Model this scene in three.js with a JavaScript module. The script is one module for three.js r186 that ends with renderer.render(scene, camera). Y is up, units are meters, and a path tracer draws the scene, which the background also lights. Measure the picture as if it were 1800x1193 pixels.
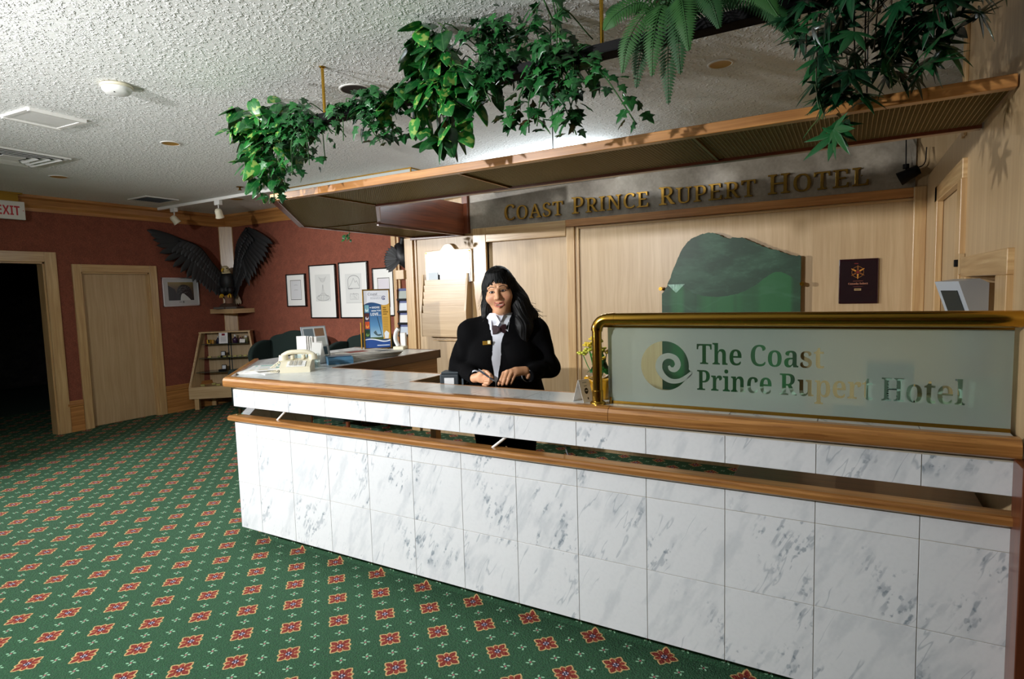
import * as THREE from 'three';
import { mergeGeometries, mergeVertices } from 'three/addons/utils/BufferGeometryUtils.js';
import { RoundedBoxGeometry } from 'three/addons/geometries/RoundedBoxGeometry.js';
import { FontLoader } from 'three/addons/loaders/FontLoader.js';
import { TextGeometry } from 'three/addons/geometries/TextGeometry.js';
import { RectAreaLightUniformsLib } from 'three/addons/lights/RectAreaLightUniformsLib.js';

// ---------- camera, exposure, lights ----------
const scene = new THREE.Scene();
const camera = new THREE.PerspectiveCamera(60.31, 1800 / 1193, 0.05, 60);
camera.position.set(0.7035, 1.573, 2.281);
camera.rotation.set(THREE.MathUtils.degToRad(-4.736), THREE.MathUtils.degToRad(29.986), THREE.MathUtils.degToRad(-1.642), 'YXZ');
const renderer = new THREE.WebGLRenderer({ antialias: true });
renderer.toneMapping = THREE.LinearToneMapping;
renderer.toneMappingExposure = 1.0;
renderer.shadowMap.enabled = true;
RectAreaLightUniformsLib.init();
scene.background = new THREE.Color(0x000000);
const FLASH_A = new THREE.Vector3(-2.3, 2.38, 3.1), FLASH_A_AIM = new THREE.Vector3(-2.0, 1.25, -0.6), FLASH_A_POWER = 41;
const FLASH_B = new THREE.Vector3(-6.9, 2.3, 2.9), FLASH_B_AIM = new THREE.Vector3(-3.6, 1.25, -1.6), FLASH_B_POWER = 112;
const ADDED_FILL = new THREE.Vector3(-3.6, 1.1, 3.3), ADDED_FILL_AIM = new THREE.Vector3(-3.0, 2.83, 2.3), ADDED_FILL_POWER = 30;  // third lamp is added: bounces off the ceiling for soft fill
const UPLIGHT_POWER = 85;
function spot(pos, aim, power, angle, penumbra, size, color = 0xffffff) {
  const s = new THREE.SpotLight(color, power, 0, angle, penumbra, 2);
  s.position.copy(pos); s.target.position.copy(aim); s.castShadow = true; s.shadow.radius = size / 0.02;
  s.shadow.mapSize.set(2048, 2048); s.shadow.bias = -0.0005; scene.add(s, s.target);
  return s;
}
spot(FLASH_A, FLASH_A_AIM, FLASH_A_POWER, THREE.MathUtils.degToRad(72), 1.0, 0.06);
spot(FLASH_B, FLASH_B_AIM, FLASH_B_POWER, THREE.MathUtils.degToRad(40), 0.9, 0.05);
spot(ADDED_FILL, ADDED_FILL_AIM, ADDED_FILL_POWER, THREE.MathUtils.degToRad(60), 1.0, 0.07);

// ---------- helpers ----------
let seed = 7;
const rnd = () => { seed = (seed * 1664525 + 1013904223) >>> 0; return seed / 4294967296; };
const rr = (a, b) => a + (b - a) * rnd();
const V = (x, y, z) => new THREE.Vector3(x, y, z);
const R = THREE.MathUtils.degToRad;
const used = {};
function numbered(n) { used[n] = (used[n] ?? -1) + 1; return used[n] ? n + '_' + String(used[n]).padStart(3, '0') : n; }
function tag(o, label, category, group) { o.userData.label = label; o.userData.category = category; if (group) o.userData.group = group; return o; }
function thing(name, label, category, p = [0, 0, 0], turn = 0, group) {
  const g = new THREE.Group(); g.name = numbered(name); g.position.set(...p); g.rotation.y = turn; scene.add(g);
  return tag(g, label, category, group);
}
function clean(g) {
  let q = g.index ? g.toNonIndexed() : g.clone();
  for (const k of Object.keys(q.attributes)) if (!['position', 'normal', 'uv'].includes(k)) q.deleteAttribute(k);
  if (!q.attributes.normal) q.computeVertexNormals();
  if (!q.attributes.uv) q.setAttribute('uv', new THREE.BufferAttribute(new Float32Array(q.attributes.position.count * 2), 2));
  q.morphAttributes = {}; q.groups = [];
  return q;
}
function join(gs) { return gs.length === 1 ? gs[0] : mergeGeometries(gs.map(clean), false); }
// metre uv, grain runs along u; axis = 0,1,2 grain direction
function uvm(g, axis = 0, s = 1, ou = 0, ov = 0) {
  const q = g.index ? g.toNonIndexed() : g, P = q.attributes.position, N = q.attributes.normal, uv = new Float32Array(P.count * 2);
  for (let i = 0; i < P.count; i++) {
    const p = [P.getX(i), P.getY(i), P.getZ(i)], n = [Math.abs(N.getX(i)), Math.abs(N.getY(i)), Math.abs(N.getZ(i))];
    const d = n[0] > n[1] && n[0] > n[2] ? 0 : n[1] > n[2] ? 1 : 2;
    let ax = [0, 1, 2].filter((k) => k !== d);
    if (ax[1] === axis || (d === 0 && axis === 0) ) ax = [ax[1], ax[0]];
    uv[2 * i] = p[ax[0]] * s + ou; uv[2 * i + 1] = p[ax[1]] * s + ov;
  }
  q.setAttribute('uv', new THREE.BufferAttribute(uv, 2));
  return q;
}
function obj(name, geo, m, parent = scene) {
  const g = Array.isArray(geo) ? join(geo) : geo;
  const o = new THREE.Mesh(g, m); o.name = parent === scene ? numbered(name) : name; o.castShadow = o.receiveShadow = true;
  parent.add(o); return o;
}
function struct(name, geo, m, parent = scene) { const o = obj(name, geo, m, parent); if (parent === scene) o.userData.kind = 'structure'; return o; }
function box(x0, x1, y0, y1, z0, z1, axis = 0, r = 0) {
  const w = Math.abs(x1 - x0), h = Math.abs(y1 - y0), d = Math.abs(z1 - z0);
  const g = r ? new RoundedBoxGeometry(w, h, d, 2, r) : new THREE.BoxGeometry(w, h, d);
  g.translate((x0 + x1) / 2, (y0 + y1) / 2, (z0 + z1) / 2);
  return uvm(g, axis);
}
function cyl(r0, r1, h, p, seg = 20) { const g = new THREE.CylinderGeometry(r0, r1, h, seg); g.translate(...p); return g; }
function rod(a, b, r, seg = 8) {
  const d = b.clone().sub(a), g = new THREE.CylinderGeometry(r, r, d.length(), seg);
  g.applyQuaternion(new THREE.Quaternion().setFromUnitVectors(V(0, 1, 0), d.clone().normalize())); const m = a.clone().add(b).multiplyScalar(0.5); g.translate(m.x, m.y, m.z); return g;
}
function tube(pts, r, seg = 24, rs = 6) { return new THREE.TubeGeometry(new THREE.CatmullRomCurve3(pts.map((p) => Array.isArray(p) ? V(...p) : p)), seg, r, rs); }
function lathe(pts, seg = 28) { return new THREE.LatheGeometry(pts.map((p) => new THREE.Vector2(...p)), seg); }
function extr(pts, depth, bevel = 0, holes = []) {
  const s = pts instanceof THREE.Shape ? pts : new THREE.Shape(pts.map((p) => new THREE.Vector2(...p)));
  for (const h of holes) s.holes.push(h instanceof THREE.Path ? h : new THREE.Path(h.map((p) => new THREE.Vector2(...p))));
  return new THREE.ExtrudeGeometry(s, { depth, bevelEnabled: bevel > 0, bevelSize: bevel, bevelThickness: bevel, bevelSegments: 2, curveSegments: 8 });
}
// prism of a profile (points [a,b]) swept along a world axis
function profX(pts, x0, x1, axis = 0) { const g = extr(pts.map(([z, y]) => [-z, y]), x1 - x0); g.rotateY(Math.PI / 2); g.translate(x0, 0, 0); return uvm(g, axis); }   // pts [z,y]
function profZ(pts, z0, z1, axis = 2) { const g = extr(pts, z1 - z0); g.translate(0, 0, z0); return uvm(g, axis); }                                      // pts [x,y]
function profY(pts, y0, y1, axis = 1) { const g = extr(pts.map(([x, z]) => [x, -z]), y1 - y0); g.rotateX(-Math.PI / 2); g.translate(0, y0, 0); return uvm(g, axis); } // pts [x,z]
const place = (g, p, ry = 0, rx = 0, rz = 0) => { g.applyMatrix4(new THREE.Matrix4().compose(V(...p), new THREE.Quaternion().setFromEuler(new THREE.Euler(rx, ry, rz, 'YXZ')), V(1, 1, 1))); return g; };

// ---------- noise and textures ----------
function hash(x, y, s) { let h = (Math.imul(x, 374761393) + Math.imul(y, 668265263) + Math.imul(s, 974711)) | 0; h = Math.imul(h ^ (h >>> 13), 1274126177); return ((h ^ (h >>> 16)) >>> 0) / 4294967296; }
const mod = (a, n) => ((a % n) + n) % n;
function pn(x, y, px, py, s = 0) {   // value noise with period px, py
  const xi = Math.floor(x), yi = Math.floor(y), fx = x - xi, fy = y - yi, u = fx * fx * (3 - 2 * fx), v = fy * fy * (3 - 2 * fy);
  const a = hash(mod(xi, px), mod(yi, py), s), b = hash(mod(xi + 1, px), mod(yi, py), s), c = hash(mod(xi, px), mod(yi + 1, py), s), d = hash(mod(xi + 1, px), mod(yi + 1, py), s);
  return a + (b - a) * u + (c - a) * v + (a - b - c + d) * u * v;
}
function fb(u, v, px, py, o = 4, s = 0) { let a = 0.5, r = 0, t = 0; for (let i = 0; i < o; i++) { r += a * pn(u * px, v * py, px, py, s + i * 17); t += a; px *= 2; py *= 2; a *= 0.5; } return r / t; }
function dtex(w, h, fn, srgb = true, rep = [1, 1]) {
  const d = new Uint8Array(w * h * 4);
  for (let j = 0; j < h; j++) for (let i = 0; i < w; i++) { const c = fn(i / w, j / h), k = 4 * (j * w + i); d[k] = Math.max(0, Math.min(255, c[0])); d[k + 1] = Math.max(0, Math.min(255, c[1])); d[k + 2] = Math.max(0, Math.min(255, c[2])); d[k + 3] = 255; }
  const t = new THREE.DataTexture(d, w, h); t.wrapS = t.wrapT = THREE.RepeatWrapping; t.magFilter = THREE.LinearFilter; t.minFilter = THREE.LinearMipmapLinearFilter; t.generateMipmaps = true;
  if (srgb) t.colorSpace = THREE.SRGBColorSpace; t.repeat.set(...rep); t.needsUpdate = true; return t;
}
function ctex(w, h, draw, rep) {
  const c = document.createElement('canvas'); c.width = w; c.height = h; draw(c.getContext('2d'), w, h);
  const t = new THREE.CanvasTexture(c); t.colorSpace = THREE.SRGBColorSpace; if (rep) { t.wrapS = t.wrapT = THREE.RepeatWrapping; t.repeat.set(...rep); } return t;
}
const mix = (a, b, t) => a.map((v, i) => v + (b[i] - v) * t);
const ss = (a, b, x) => { const t = Math.max(0, Math.min(1, (x - a) / (b - a))); return t * t * (3 - 2 * t); };
// wood: u along the grain; one tile = 1.2 m x 0.6 m
function wood(base, dark, amt, s, oak = 0) {
  return dtex(512, 512, (u, v) => {
    const w = fb(u, v, 2, 4, 3, s) * 0.1, ring = fb(u, v + w, 2, 40, 4, s + 50), fine = fb(u, v, 10, 128, 2, s + 90), blot = fb(u, v, 4, 3, 3, s + 140);
    let t = amt * (0.75 * (ring - 0.35) * 1.5 + 0.35 * (fine - 0.5) + 0.35 * (blot - 0.5));
    if (oak) { const pore = fb(u, v, 14, 180, 2, s + 200); t += pore > 0.68 ? 0.4 * oak : 0; }
    return mix(base, dark, Math.max(-0.25, Math.min(1, t)));
  }, true, [1 / 1.2, 1 / 0.6]);
}
const std = (o) => new THREE.MeshStandardMaterial(o), phy = (o) => new THREE.MeshPhysicalMaterial(o);
const flat = (hex, rough = 0.6, o = {}) => std({ color: hex, roughness: rough, ...o });
const M = {
  maple: phy({ map: wood([208, 178, 134], [166, 128, 84], 0.75, 1), roughness: 0.36, clearcoat: 0.25, clearcoatRoughness: 0.25 }),
  mapleTrim: phy({ map: wood([206, 172, 122], [158, 114, 68], 0.9, 2), roughness: 0.32, clearcoat: 0.35, clearcoatRoughness: 0.2 }),
  panel: phy({ map: wood([198, 170, 130], [168, 136, 95], 0.8, 3), roughness: 0.42, clearcoat: 0.2, clearcoatRoughness: 0.3 }),
  honey: phy({ map: wood([188, 132, 74], [128, 78, 36], 0.9, 4), roughness: 0.35, clearcoat: 0.3, clearcoatRoughness: 0.2 }),
  oak: phy({ map: wood([176, 124, 68], [108, 64, 28], 1.0, 5, 0.5), roughness: 0.3, clearcoat: 0.6, clearcoatRoughness: 0.14 }),
  cherry: phy({ map: wood([112, 56, 30], [58, 24, 14], 0.9, 6), roughness: 0.34, clearcoat: 0.4, clearcoatRoughness: 0.2 }),
  deskBrown: phy({ map: wood([104, 66, 42], [66, 38, 22], 0.8, 8), roughness: 0.4, clearcoat: 0.2 }),
  white: flat(0xe6e6e2, 0.5), whiteGloss: flat(0xf0efea, 0.25), cream: flat(0xe3dcc3, 0.42), black: phy({ color: 0x09090b, roughness: 0.6, specularIntensity: 0.4 }), blackGloss: phy({ color: 0x0a0a0c, roughness: 0.2, clearcoat: 0.5 }),
  darkGrey: flat(0x2a3036, 0.5), grey: flat(0x9aa0a6, 0.5), paper: flat(0xeceae6, 0.75), grout: flat(0xb5ab98, 0.9),
  brass: std({ color: 0xc79a3f, metalness: 1, roughness: 0.16 }), brassDull: std({ color: 0x94712c, metalness: 1, roughness: 0.34 }), chrome: std({ color: 0xd8dade, metalness: 1, roughness: 0.16 }),
  silver: std({ color: 0xc9ccd0, metalness: 1, roughness: 0.28 }),
};
// ---------- the room ----------
const HX = 0.3264, HZ = 0.2946, H = 2.83, XL = -7.54, ZB = -3.39, ZC = -2.93, XR = 1.18;
const carpetTex = ctex(1024, 1024, (g, w, h) => {
  g.fillStyle = '#22502f'; g.fillRect(0, 0, w, h);
  for (let i = 0; i < 40000; i++) { const k = rnd(); g.fillStyle = k < 0.45 ? 'rgba(24,58,38,.55)' : k < 0.8 ? 'rgba(66,128,84,.45)' : k < 0.93 ? 'rgba(40,44,74,.45)' : 'rgba(110,60,70,.4)'; const s = 3 + rnd() * 4; g.fillRect(rnd() * w, rnd() * h, s, s); }
  const sx = w / HX, sz = h / HZ;
  const at = (cx, cz, f) => { for (const ox of [-1, 0, 1]) for (const oz of [-1, 0, 1]) { g.save(); g.translate((cx + ox) * w, (cz + oz) * h); g.scale(sx / 1000, sz / 1000); f(); g.restore(); } };   // units: mm
  const petal = (a, l, wd, c) => { g.save(); g.rotate(a); g.fillStyle = c; g.beginPath(); g.moveTo(4, 0); g.bezierCurveTo(l * 0.3, -wd, l * 0.75, -wd, l, 0); g.bezierCurveTo(l * 0.75, wd, l * 0.3, wd, 4, 0); g.fill(); g.restore(); };
  const flower = () => {
    for (let k = 0; k < 4; k++) { petal(k * Math.PI / 2, 62, 26, '#c3a26c'); petal(k * Math.PI / 2 + Math.PI / 4, 50, 25, '#c3a26c'); }
    for (let k = 0; k < 4; k++) { petal(k * Math.PI / 2, 55, 18, '#7e291e'); petal(k * Math.PI / 2 + Math.PI / 4, 43, 17, '#8f3524'); }
    for (let k = 0; k < 8; k++) { g.save(); g.rotate(k * Math.PI / 4 + 0.39); g.fillStyle = '#5a1c1c'; g.fillRect(12, -2, 18, 4); g.fillStyle = '#d9b982'; g.fillRect(24, -1.5, 9, 3); g.restore(); }
    for (let k = 0; k < 8; k++) { g.save(); g.rotate(k * Math.PI / 4); g.fillStyle = k % 2 ? '#c9c0d2' : '#27264a'; g.fillRect(5, -3.2, 9, 6.4); g.restore(); }
    g.fillStyle = '#1f1d3c'; g.beginPath(); g.arc(0, 0, 7, 0, 7); g.fill(); g.fillStyle = '#cfc6cf'; g.fillRect(-2, -2, 4, 4);
  };
  const sprig = () => { g.scale(1.25, 1.25); for (let k = 0; k < 4; k++) { g.save(); g.rotate(k * Math.PI / 2 + Math.PI / 4); g.fillStyle = '#8fbf9c'; g.beginPath(); g.ellipse(11, 0, 6.5, 3.4, 0.5, 0, 7); g.fill(); g.restore(); } g.fillStyle = '#a9606a'; g.beginPath(); g.arc(0, 0, 4, 0, 7); g.fill(); };
  at(0, 0, flower); at(0.5, 0.5, flower);
  for (const [a, b] of [[0.25, 0.25], [0.75, 0.25], [0.25, 0.75], [0.75, 0.75], [0.5, 0], [0, 0.5]]) at(a, b, sprig);
  for (let i = 0; i < 30000; i++) { g.fillStyle = rnd() < 0.5 ? 'rgba(0,0,0,.16)' : 'rgba(255,255,255,.07)'; g.fillRect(rnd() * w, rnd() * h, 3, 3); }
}, [1 / HX, 1 / HZ]);
const pileBump = dtex(512, 512, (u, v) => { const n = 255 * fb(u, v, 120, 120, 2, 3); return [n, n, n]; }, false, [1 / 0.6, 1 / 0.6]);
M.carpet = std({ map: carpetTex, roughness: 0.95, bumpMap: pileBump, bumpScale: 0.004 });
function planeXZ(x0, x1, z0, z1, y, ou = 0, ov = 0, down = false) {
  const g = new THREE.PlaneGeometry(x1 - x0, z1 - z0); g.rotateX(down ? Math.PI / 2 : -Math.PI / 2); g.translate((x0 + x1) / 2, y, (z0 + z1) / 2);
  const P = g.attributes.position, uv = g.attributes.uv; for (let i = 0; i < P.count; i++) uv.setXY(i, P.getX(i) + ou, P.getZ(i) + ov); return g;
}
// carpet motifs: one flower stands at x = -2.075, z = 0.952
{
  const gs = box(-9.7, 4.7, -0.12, 0, ZB - 0.2, 6.7), P = gs.attributes.position, N = gs.attributes.normal, uv = gs.attributes.uv;
  for (let i = 0; i < P.count; i++) if (N.getY(i) > 0.5) uv.setXY(i, P.getX(i) + 2.075, -(P.getZ(i) - 0.952));
  struct('floor', gs, M.carpet);
}
const popBump = dtex(1024, 1024, (u, v) => {
  const a = fb(u, v, 56, 56, 3, 11), b = fb(u, v, 110, 110, 2, 12), c = fb(u, v, 14, 14, 2, 13), wx = fb(u, v, 40, 40, 2, 15);
  const worm = 1 - Math.min(1, Math.abs(fb(u + 0.012 * wx, v, 70, 70, 2, 14) - 0.5) / 0.055);
  let t = 0.75 * ss(0.52, 0.7, a) * (0.6 + 0.6 * b) + 0.5 * Math.max(0, worm) * ss(0.42, 0.6, c) + 0.18 * b; t *= 190; return [t, t, t];
}, false, [1 / 0.95, 1 / 0.95]);
M.ceiling = std({ color: 0xe9eae7, roughness: 0.95, bumpMap: popBump, bumpScale: 0.006 });
M.smoothWhite = flat(0xb9bfbc, 0.8);
struct('ceiling', box(-9.7, 4.7, H, H + 0.12, ZB - 0.2, 6.7), M.ceiling);
const redTex = dtex(512, 512, (u, v) => { const n = fb(u, v, 90, 90, 2, 21), m = fb(u, v, 8, 8, 3, 22), k = fb(u, v, 170, 40, 2, 23); return mix([142, 80, 60], [98, 52, 39], 0.9 * (n - 0.3) + 0.5 * (k - 0.4) + 0.4 * (m - 0.5)); }, true, [1 / 0.5, 1 / 0.5]);
M.red = std({ map: redTex, roughness: 0.9 });
const T = 0.14;   // wall thickness
// left wall: dark doorway z -1.00..0.62, maple door z -2.19..-1.37
struct('wall_left', [box(XL - T, XL, 0, H, ZB - T, -2.19), box(XL - T, XL, 1.96, H, -2.19, -1.37), box(XL - T, XL, 0, H, -1.37, -1.0), box(XL - T, XL, 2.07, H, -1.0, 0.62), box(XL - T, XL, 0, H, 0.62, 6.6)], M.red);
struct('wall_back', [box(XL - T, -3.62, 0, H, ZB - T, ZB)], M.red);
struct('wall_return', [box(-3.66, -3.54, 0, H, ZB, ZC - 0.06)], M.red);
M.lobbyWall = flat(0xb59a78, 0.85);
struct('wall_front', box(-9.6, 4.6, 0, H, 6.6, 6.74), M.lobbyWall);
struct('wall_far_right', box(4.6, 4.74, 0, H, 0.0, 6.74), M.lobbyWall);
struct('wall_lobby_right', box(XR + T, 4.6, 0, H, 0.0, 0.12), M.lobbyWall);
// the unlit room behind the doorway
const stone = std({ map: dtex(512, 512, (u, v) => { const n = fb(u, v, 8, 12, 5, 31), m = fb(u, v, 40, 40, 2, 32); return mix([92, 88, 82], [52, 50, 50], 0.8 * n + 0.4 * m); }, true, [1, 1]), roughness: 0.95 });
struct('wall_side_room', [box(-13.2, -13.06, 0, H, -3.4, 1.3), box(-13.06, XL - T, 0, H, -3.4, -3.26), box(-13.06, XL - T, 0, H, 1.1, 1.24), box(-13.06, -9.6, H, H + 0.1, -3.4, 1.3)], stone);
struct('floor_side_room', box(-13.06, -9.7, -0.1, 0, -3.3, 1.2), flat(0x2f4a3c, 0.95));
// maple wall behind the counter, its door opening x -2.57..-1.66
const seams = [[-3.54, -2.73], [-1.55, 1.11]];
struct('wall_counter', [box(-3.62, -2.57, 0, 2.24, ZC - T, ZC, 1), box(-2.57, -1.66, 2.1, 2.24, ZC - T, ZC, 1), box(-1.66, XR + 1.0, 0, 2.24, ZC - T, ZC, 1), box(-3.62, XR + 1.0, 2.24, H, ZC - T, ZC, 1)], M.panel);
struct('wall_passage', box(-2.7, -1.5, 0, 2.3, ZC - T - 0.06, ZC - T - 0.01, 1), M.panel);
const d3 = struct('door_3', box(-2.57, -1.66, 0.005, 2.085, ZC - 0.08, ZC - 0.035, 1), M.panel);
const band = std({ map: dtex(512, 512, (u, v) => { const n = fb(u, v, 6, 6, 5, 41), m = fb(u, v, 60, 60, 2, 42); return mix([150, 142, 128], [110, 102, 90], 1.1 * (n - 0.25) + 0.5 * (m - 0.5)); }), roughness: 0.34 });
struct('wall_letter_band', uvm(box(-2.76, 1.11, 2.235, 2.7, ZC, ZC + 0.02), 0, 1), band);
// trims of that wall
const trimC = (g, m = M.mapleTrim) => struct('trim_' + (++trimN), g, m); let trimN = 0;
trimC([box(-3.66, -3.54, 0, 2.2, ZC - 0.1, ZC + 0.03, 1, 0.006)]);
trimC([box(-3.525, -3.505, 0.9, 2.19, ZC, ZC + 0.012, 1), box(-3.525, -2.73, 2.17, 2.19, ZC, ZC + 0.012, 0)]);
trimC([box(-2.73, -2.57, 0, 2.235, ZC - 0.035, ZC + 0.028, 1, 0.006)]);
trimC([box(-2.57, -1.66, 2.085, 2.235, ZC - 0.035, ZC + 0.028, 0, 0.006), box(-1.66, -1.575, 0, 2.235, ZC - 0.035, ZC + 0.02, 1, 0.006)]);
trimC([box(-1.555, -1.53, 0, 2.165, ZC, ZC + 0.016, 1, 0.004), box(-1.555, 1.11, 2.145, 2.165, ZC, ZC + 0.014, 0, 0.004)]);
trimC([box(-1.66, 1.18, 2.168, 2.238, ZC - 0.02, ZC + 0.03, 0, 0.006)], M.honey);
trimC([box(1.1, 1.18, 0, 2.24, ZC, ZC + 0.05, 1, 0.008)]);
// right wall with a doorway z -2.16..-1.32 and a service hatch z -1.06..-0.42, y 1.1..1.58
struct('wall_right', [box(XR, XR + T, 0, H, -0.42, 0.12, 1), box(XR, XR + T, 0, 1.1, -1.06, -0.42, 1), box(XR, XR + T, 1.58, H, -1.06, -0.42, 1), box(XR, XR + T, 0, H, -1.32, -1.06, 1), box(XR, XR + T, 2.05, 2.3, -2.16, -1.32, 1), box(XR, XR + T, 0, 2.3, ZC, -2.16, 1)], M.panel);
struct('wall_hatch_back', [box(XR + T, XR + T + 0.02, 1.05, 1.65, -1.12, -0.36, 1)], M.panel);
struct('wall_alcove', [box(XR + T, 2.1, 2.24, 2.3, ZC, -1.32), box(2.1, 2.16, 2.24, H, ZC, -1.2), box(XR + T, 2.1, 2.3, H, -1.4, -1.3)], flat(0x8c8474, 0.9));
struct('wall_right_passage', box(1.5, 1.56, 0, 2.24, ZC, -1.1, 1), M.panel);
const d4 = struct('door_4', box(XR + 0.018, XR + 0.06, 0.002, 2.049, -2.159, -1.321, 1), M.panel);
trimC([box(XR - 0.02, XR + 0.016, 0, 2.14, -2.25, -2.152, 1, 0.005), box(XR - 0.02, XR + 0.016, 2.043, 2.14, -2.25, -1.23, 2, 0.005)]);
trimC([box(XR - 0.025, XR + 0.016, 0, 2.045, -1.326, -1.22, 1, 0.005)]);
trimC([box(XR - 0.015, XR + 0.0, 2.25, H, -1.36, -1.33, 1, 0.004), box(XR - 0.015, XR, 2.25, H, -1.30, -1.28, 1, 0.004)]);
trimC([box(XR - 0.02, XR + 0.01, 1.58, 1.67, -1.18, -0.25, 2, 0.004), box(XR - 0.02, XR + 0.01, 1.0, 1.58, -0.42, -0.25, 1, 0.004), box(XR - 0.02, XR + 0.01, 1.0, 1.58, -1.18, -1.06, 1, 0.004)]);
trimC([box(XR - 0.03, XR + 0.0, 0, 1.02, 0.0, 0.12, 1, 0.004)], M.cherry);
// crown, baseboards, corner posts and casings of the lobby walls
const crownZ = [[XL, H], [XL, H - 0.175], [XL + 0.02, H - 0.175], [XL + 0.025, H - 0.14], [XL + 0.05, H - 0.11], [XL + 0.075, H - 0.05], [XL + 0.11, H - 0.03], [XL + 0.11, H]];
struct('trim_crown_left', profZ(crownZ, ZB, 6.6), M.honey);
struct('trim_crown_back', profX(crownZ.map(([x, y]) => [ZB + (x - XL), y]), XL + 0.02, -3.62), M.honey);
const baseP = [[XL, 0], [XL, 0.385], [XL + 0.02, 0.385], [XL + 0.024, 0.36], [XL + 0.03, 0.345], [XL + 0.03, 0.32], [XL + 0.018, 0.31], [XL + 0.018, 0]];
struct('baseboard_left', [profZ(baseP, -1.27, -1.1), profZ(baseP, ZB, -2.29), profZ(baseP, 0.72, 6.6)], M.honey);
struct('baseboard_back', profX(baseP.map(([x, y]) => [ZB + (x - XL), y]), XL + 0.02, -3.62), M.honey);
struct('trim_corner_post', [box(XL, XL + 0.05, 0.38, H - 0.17, ZB + 0.045, ZB + 0.075, 1), box(XL + 0.045, XL + 0.075, 0.38, H - 0.17, ZB, ZB + 0.05, 1), profY([[XL, ZB], [XL, ZB + 0.14], [XL + 0.015, ZB + 0.14], [XL + 0.14, ZB + 0.015], [XL + 0.14, ZB]], 0.38, H - 0.17)], M.mapleTrim);
struct('trim_wall_post', [box(-4.26, -4.19, 0.38, H - 0.17, ZB, ZB + 0.03, 1, 0.004), box(-4.17, -4.14, 0.38, H - 0.17, ZB, ZB + 0.025, 1, 0.004)], M.mapleTrim);
function casing(n, z0, z1, top, w) {   // opening z0..z1 in the left wall
  const s = (a, b, y0, y1, ax) => [box(XL - 0.02, XL + 0.028, y0, y1, a, b, ax, 0.005)];
  struct('trim_casing_' + n, [...s(z1, z1 + w, 0, top + w, 1), ...s(z0 - w, z0, 0, top + w, 1), ...s(z0, z1, top, top + w, 2), box(XL - T, XL, 0, top, z0 - 0.001, z0 + 0.018, 1), box(XL - T, XL, 0, top, z1 - 0.018, z1 + 0.001, 1), box(XL - T, XL, top - 0.018, top + 0.001, z0, z1, 2)], M.mapleTrim);
}
casing('wide', -1.0, 0.62, 2.07, 0.12);
casing('narrow', -2.19, -1.37, 1.96, 0.095);
const d2 = struct('door_2', box(XL - 0.1, XL - 0.055, 0.008, 1.945, -2.175, -1.385, 1), M.panel);
// ---------- reception counter ----------
const marbleTex = [0, 1, 2].map((s) => dtex(1024, 1024, (u, v) => {
  // streaks follow lines 2u - v = const: they lean from lower left to upper right
  const wob = 0.06 * (fb(u, v, 5, 5, 3, 61 + s) - 0.5), a = 2 * u - v + wob, b = u + 2 * v;
  const st = (fa, fbq, o, sd) => { let A = 0.5, r = 0, t = 0, p = fa, q = fbq; for (let k = 0; k < o; k++) { r += A * pn(a * p, b * q, p, q, sd + k * 13); t += A; p *= 2; q *= 2; A *= 0.55; } return r / t; };
  const clus = ss(0.54, 0.72, fb(u, v, 4, 4, 3, 81 + s)), faint = st(7, 2, 4, 91 + s), fine = st(22, 6, 3, 101 + s), ridge = 1 - Math.min(1, Math.abs(st(6, 1, 4, 111 + s) - 0.5) / 0.02), spk = ss(0.6, 0.7, fb(u, v, 70, 60, 2, 121 + s));
  let k = 0.12 * ss(0.55, 0.8, faint) + 0.3 * ridge * ss(0.52, 0.68, fb(u, v, 7, 7, 2, 131 + s)) + clus * (0.3 * ss(0.6, 0.74, fine) + 0.32 * spk * ss(0.48, 0.62, fine)) + 0.05 * (fb(u, v, 90, 90, 2, 141 + s) - 0.5);
  return mix([229, 231, 234], [98, 112, 126], Math.max(0, Math.min(0.8, k)));
}, true, [1 / 0.9, 1 / 0.9]));
const marbleMats = marbleTex.map((t) => phy({ map: t, roughness: 0.28, clearcoat: 0.15, clearcoatRoughness: 0.2 }));
const marbleTop = marbleTex.map((t) => phy({ map: t, color: 0xe6e9e6, roughness: 0.3, clearcoat: 0.25, clearcoatRoughness: 0.1 }));
const TS = 0.3068, G = 0.0011;
const counter = thing('reception_counter', 'long white marble tiled reception counter with oak edging and open slot along its front', 'counter');
const topY = 1.07;
function tileGeo(x0, x1, y0, y1, ou, ov) { const g = new RoundedBoxGeometry(x1 - x0 - 2 * G, y1 - y0 - 2 * G, 0.012, 1, 0.0012); uvm(g, 0, 1, ou, ov); g.translate((x0 + x1) / 2, (y0 + y1) / 2, -0.006); return g; }
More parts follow.
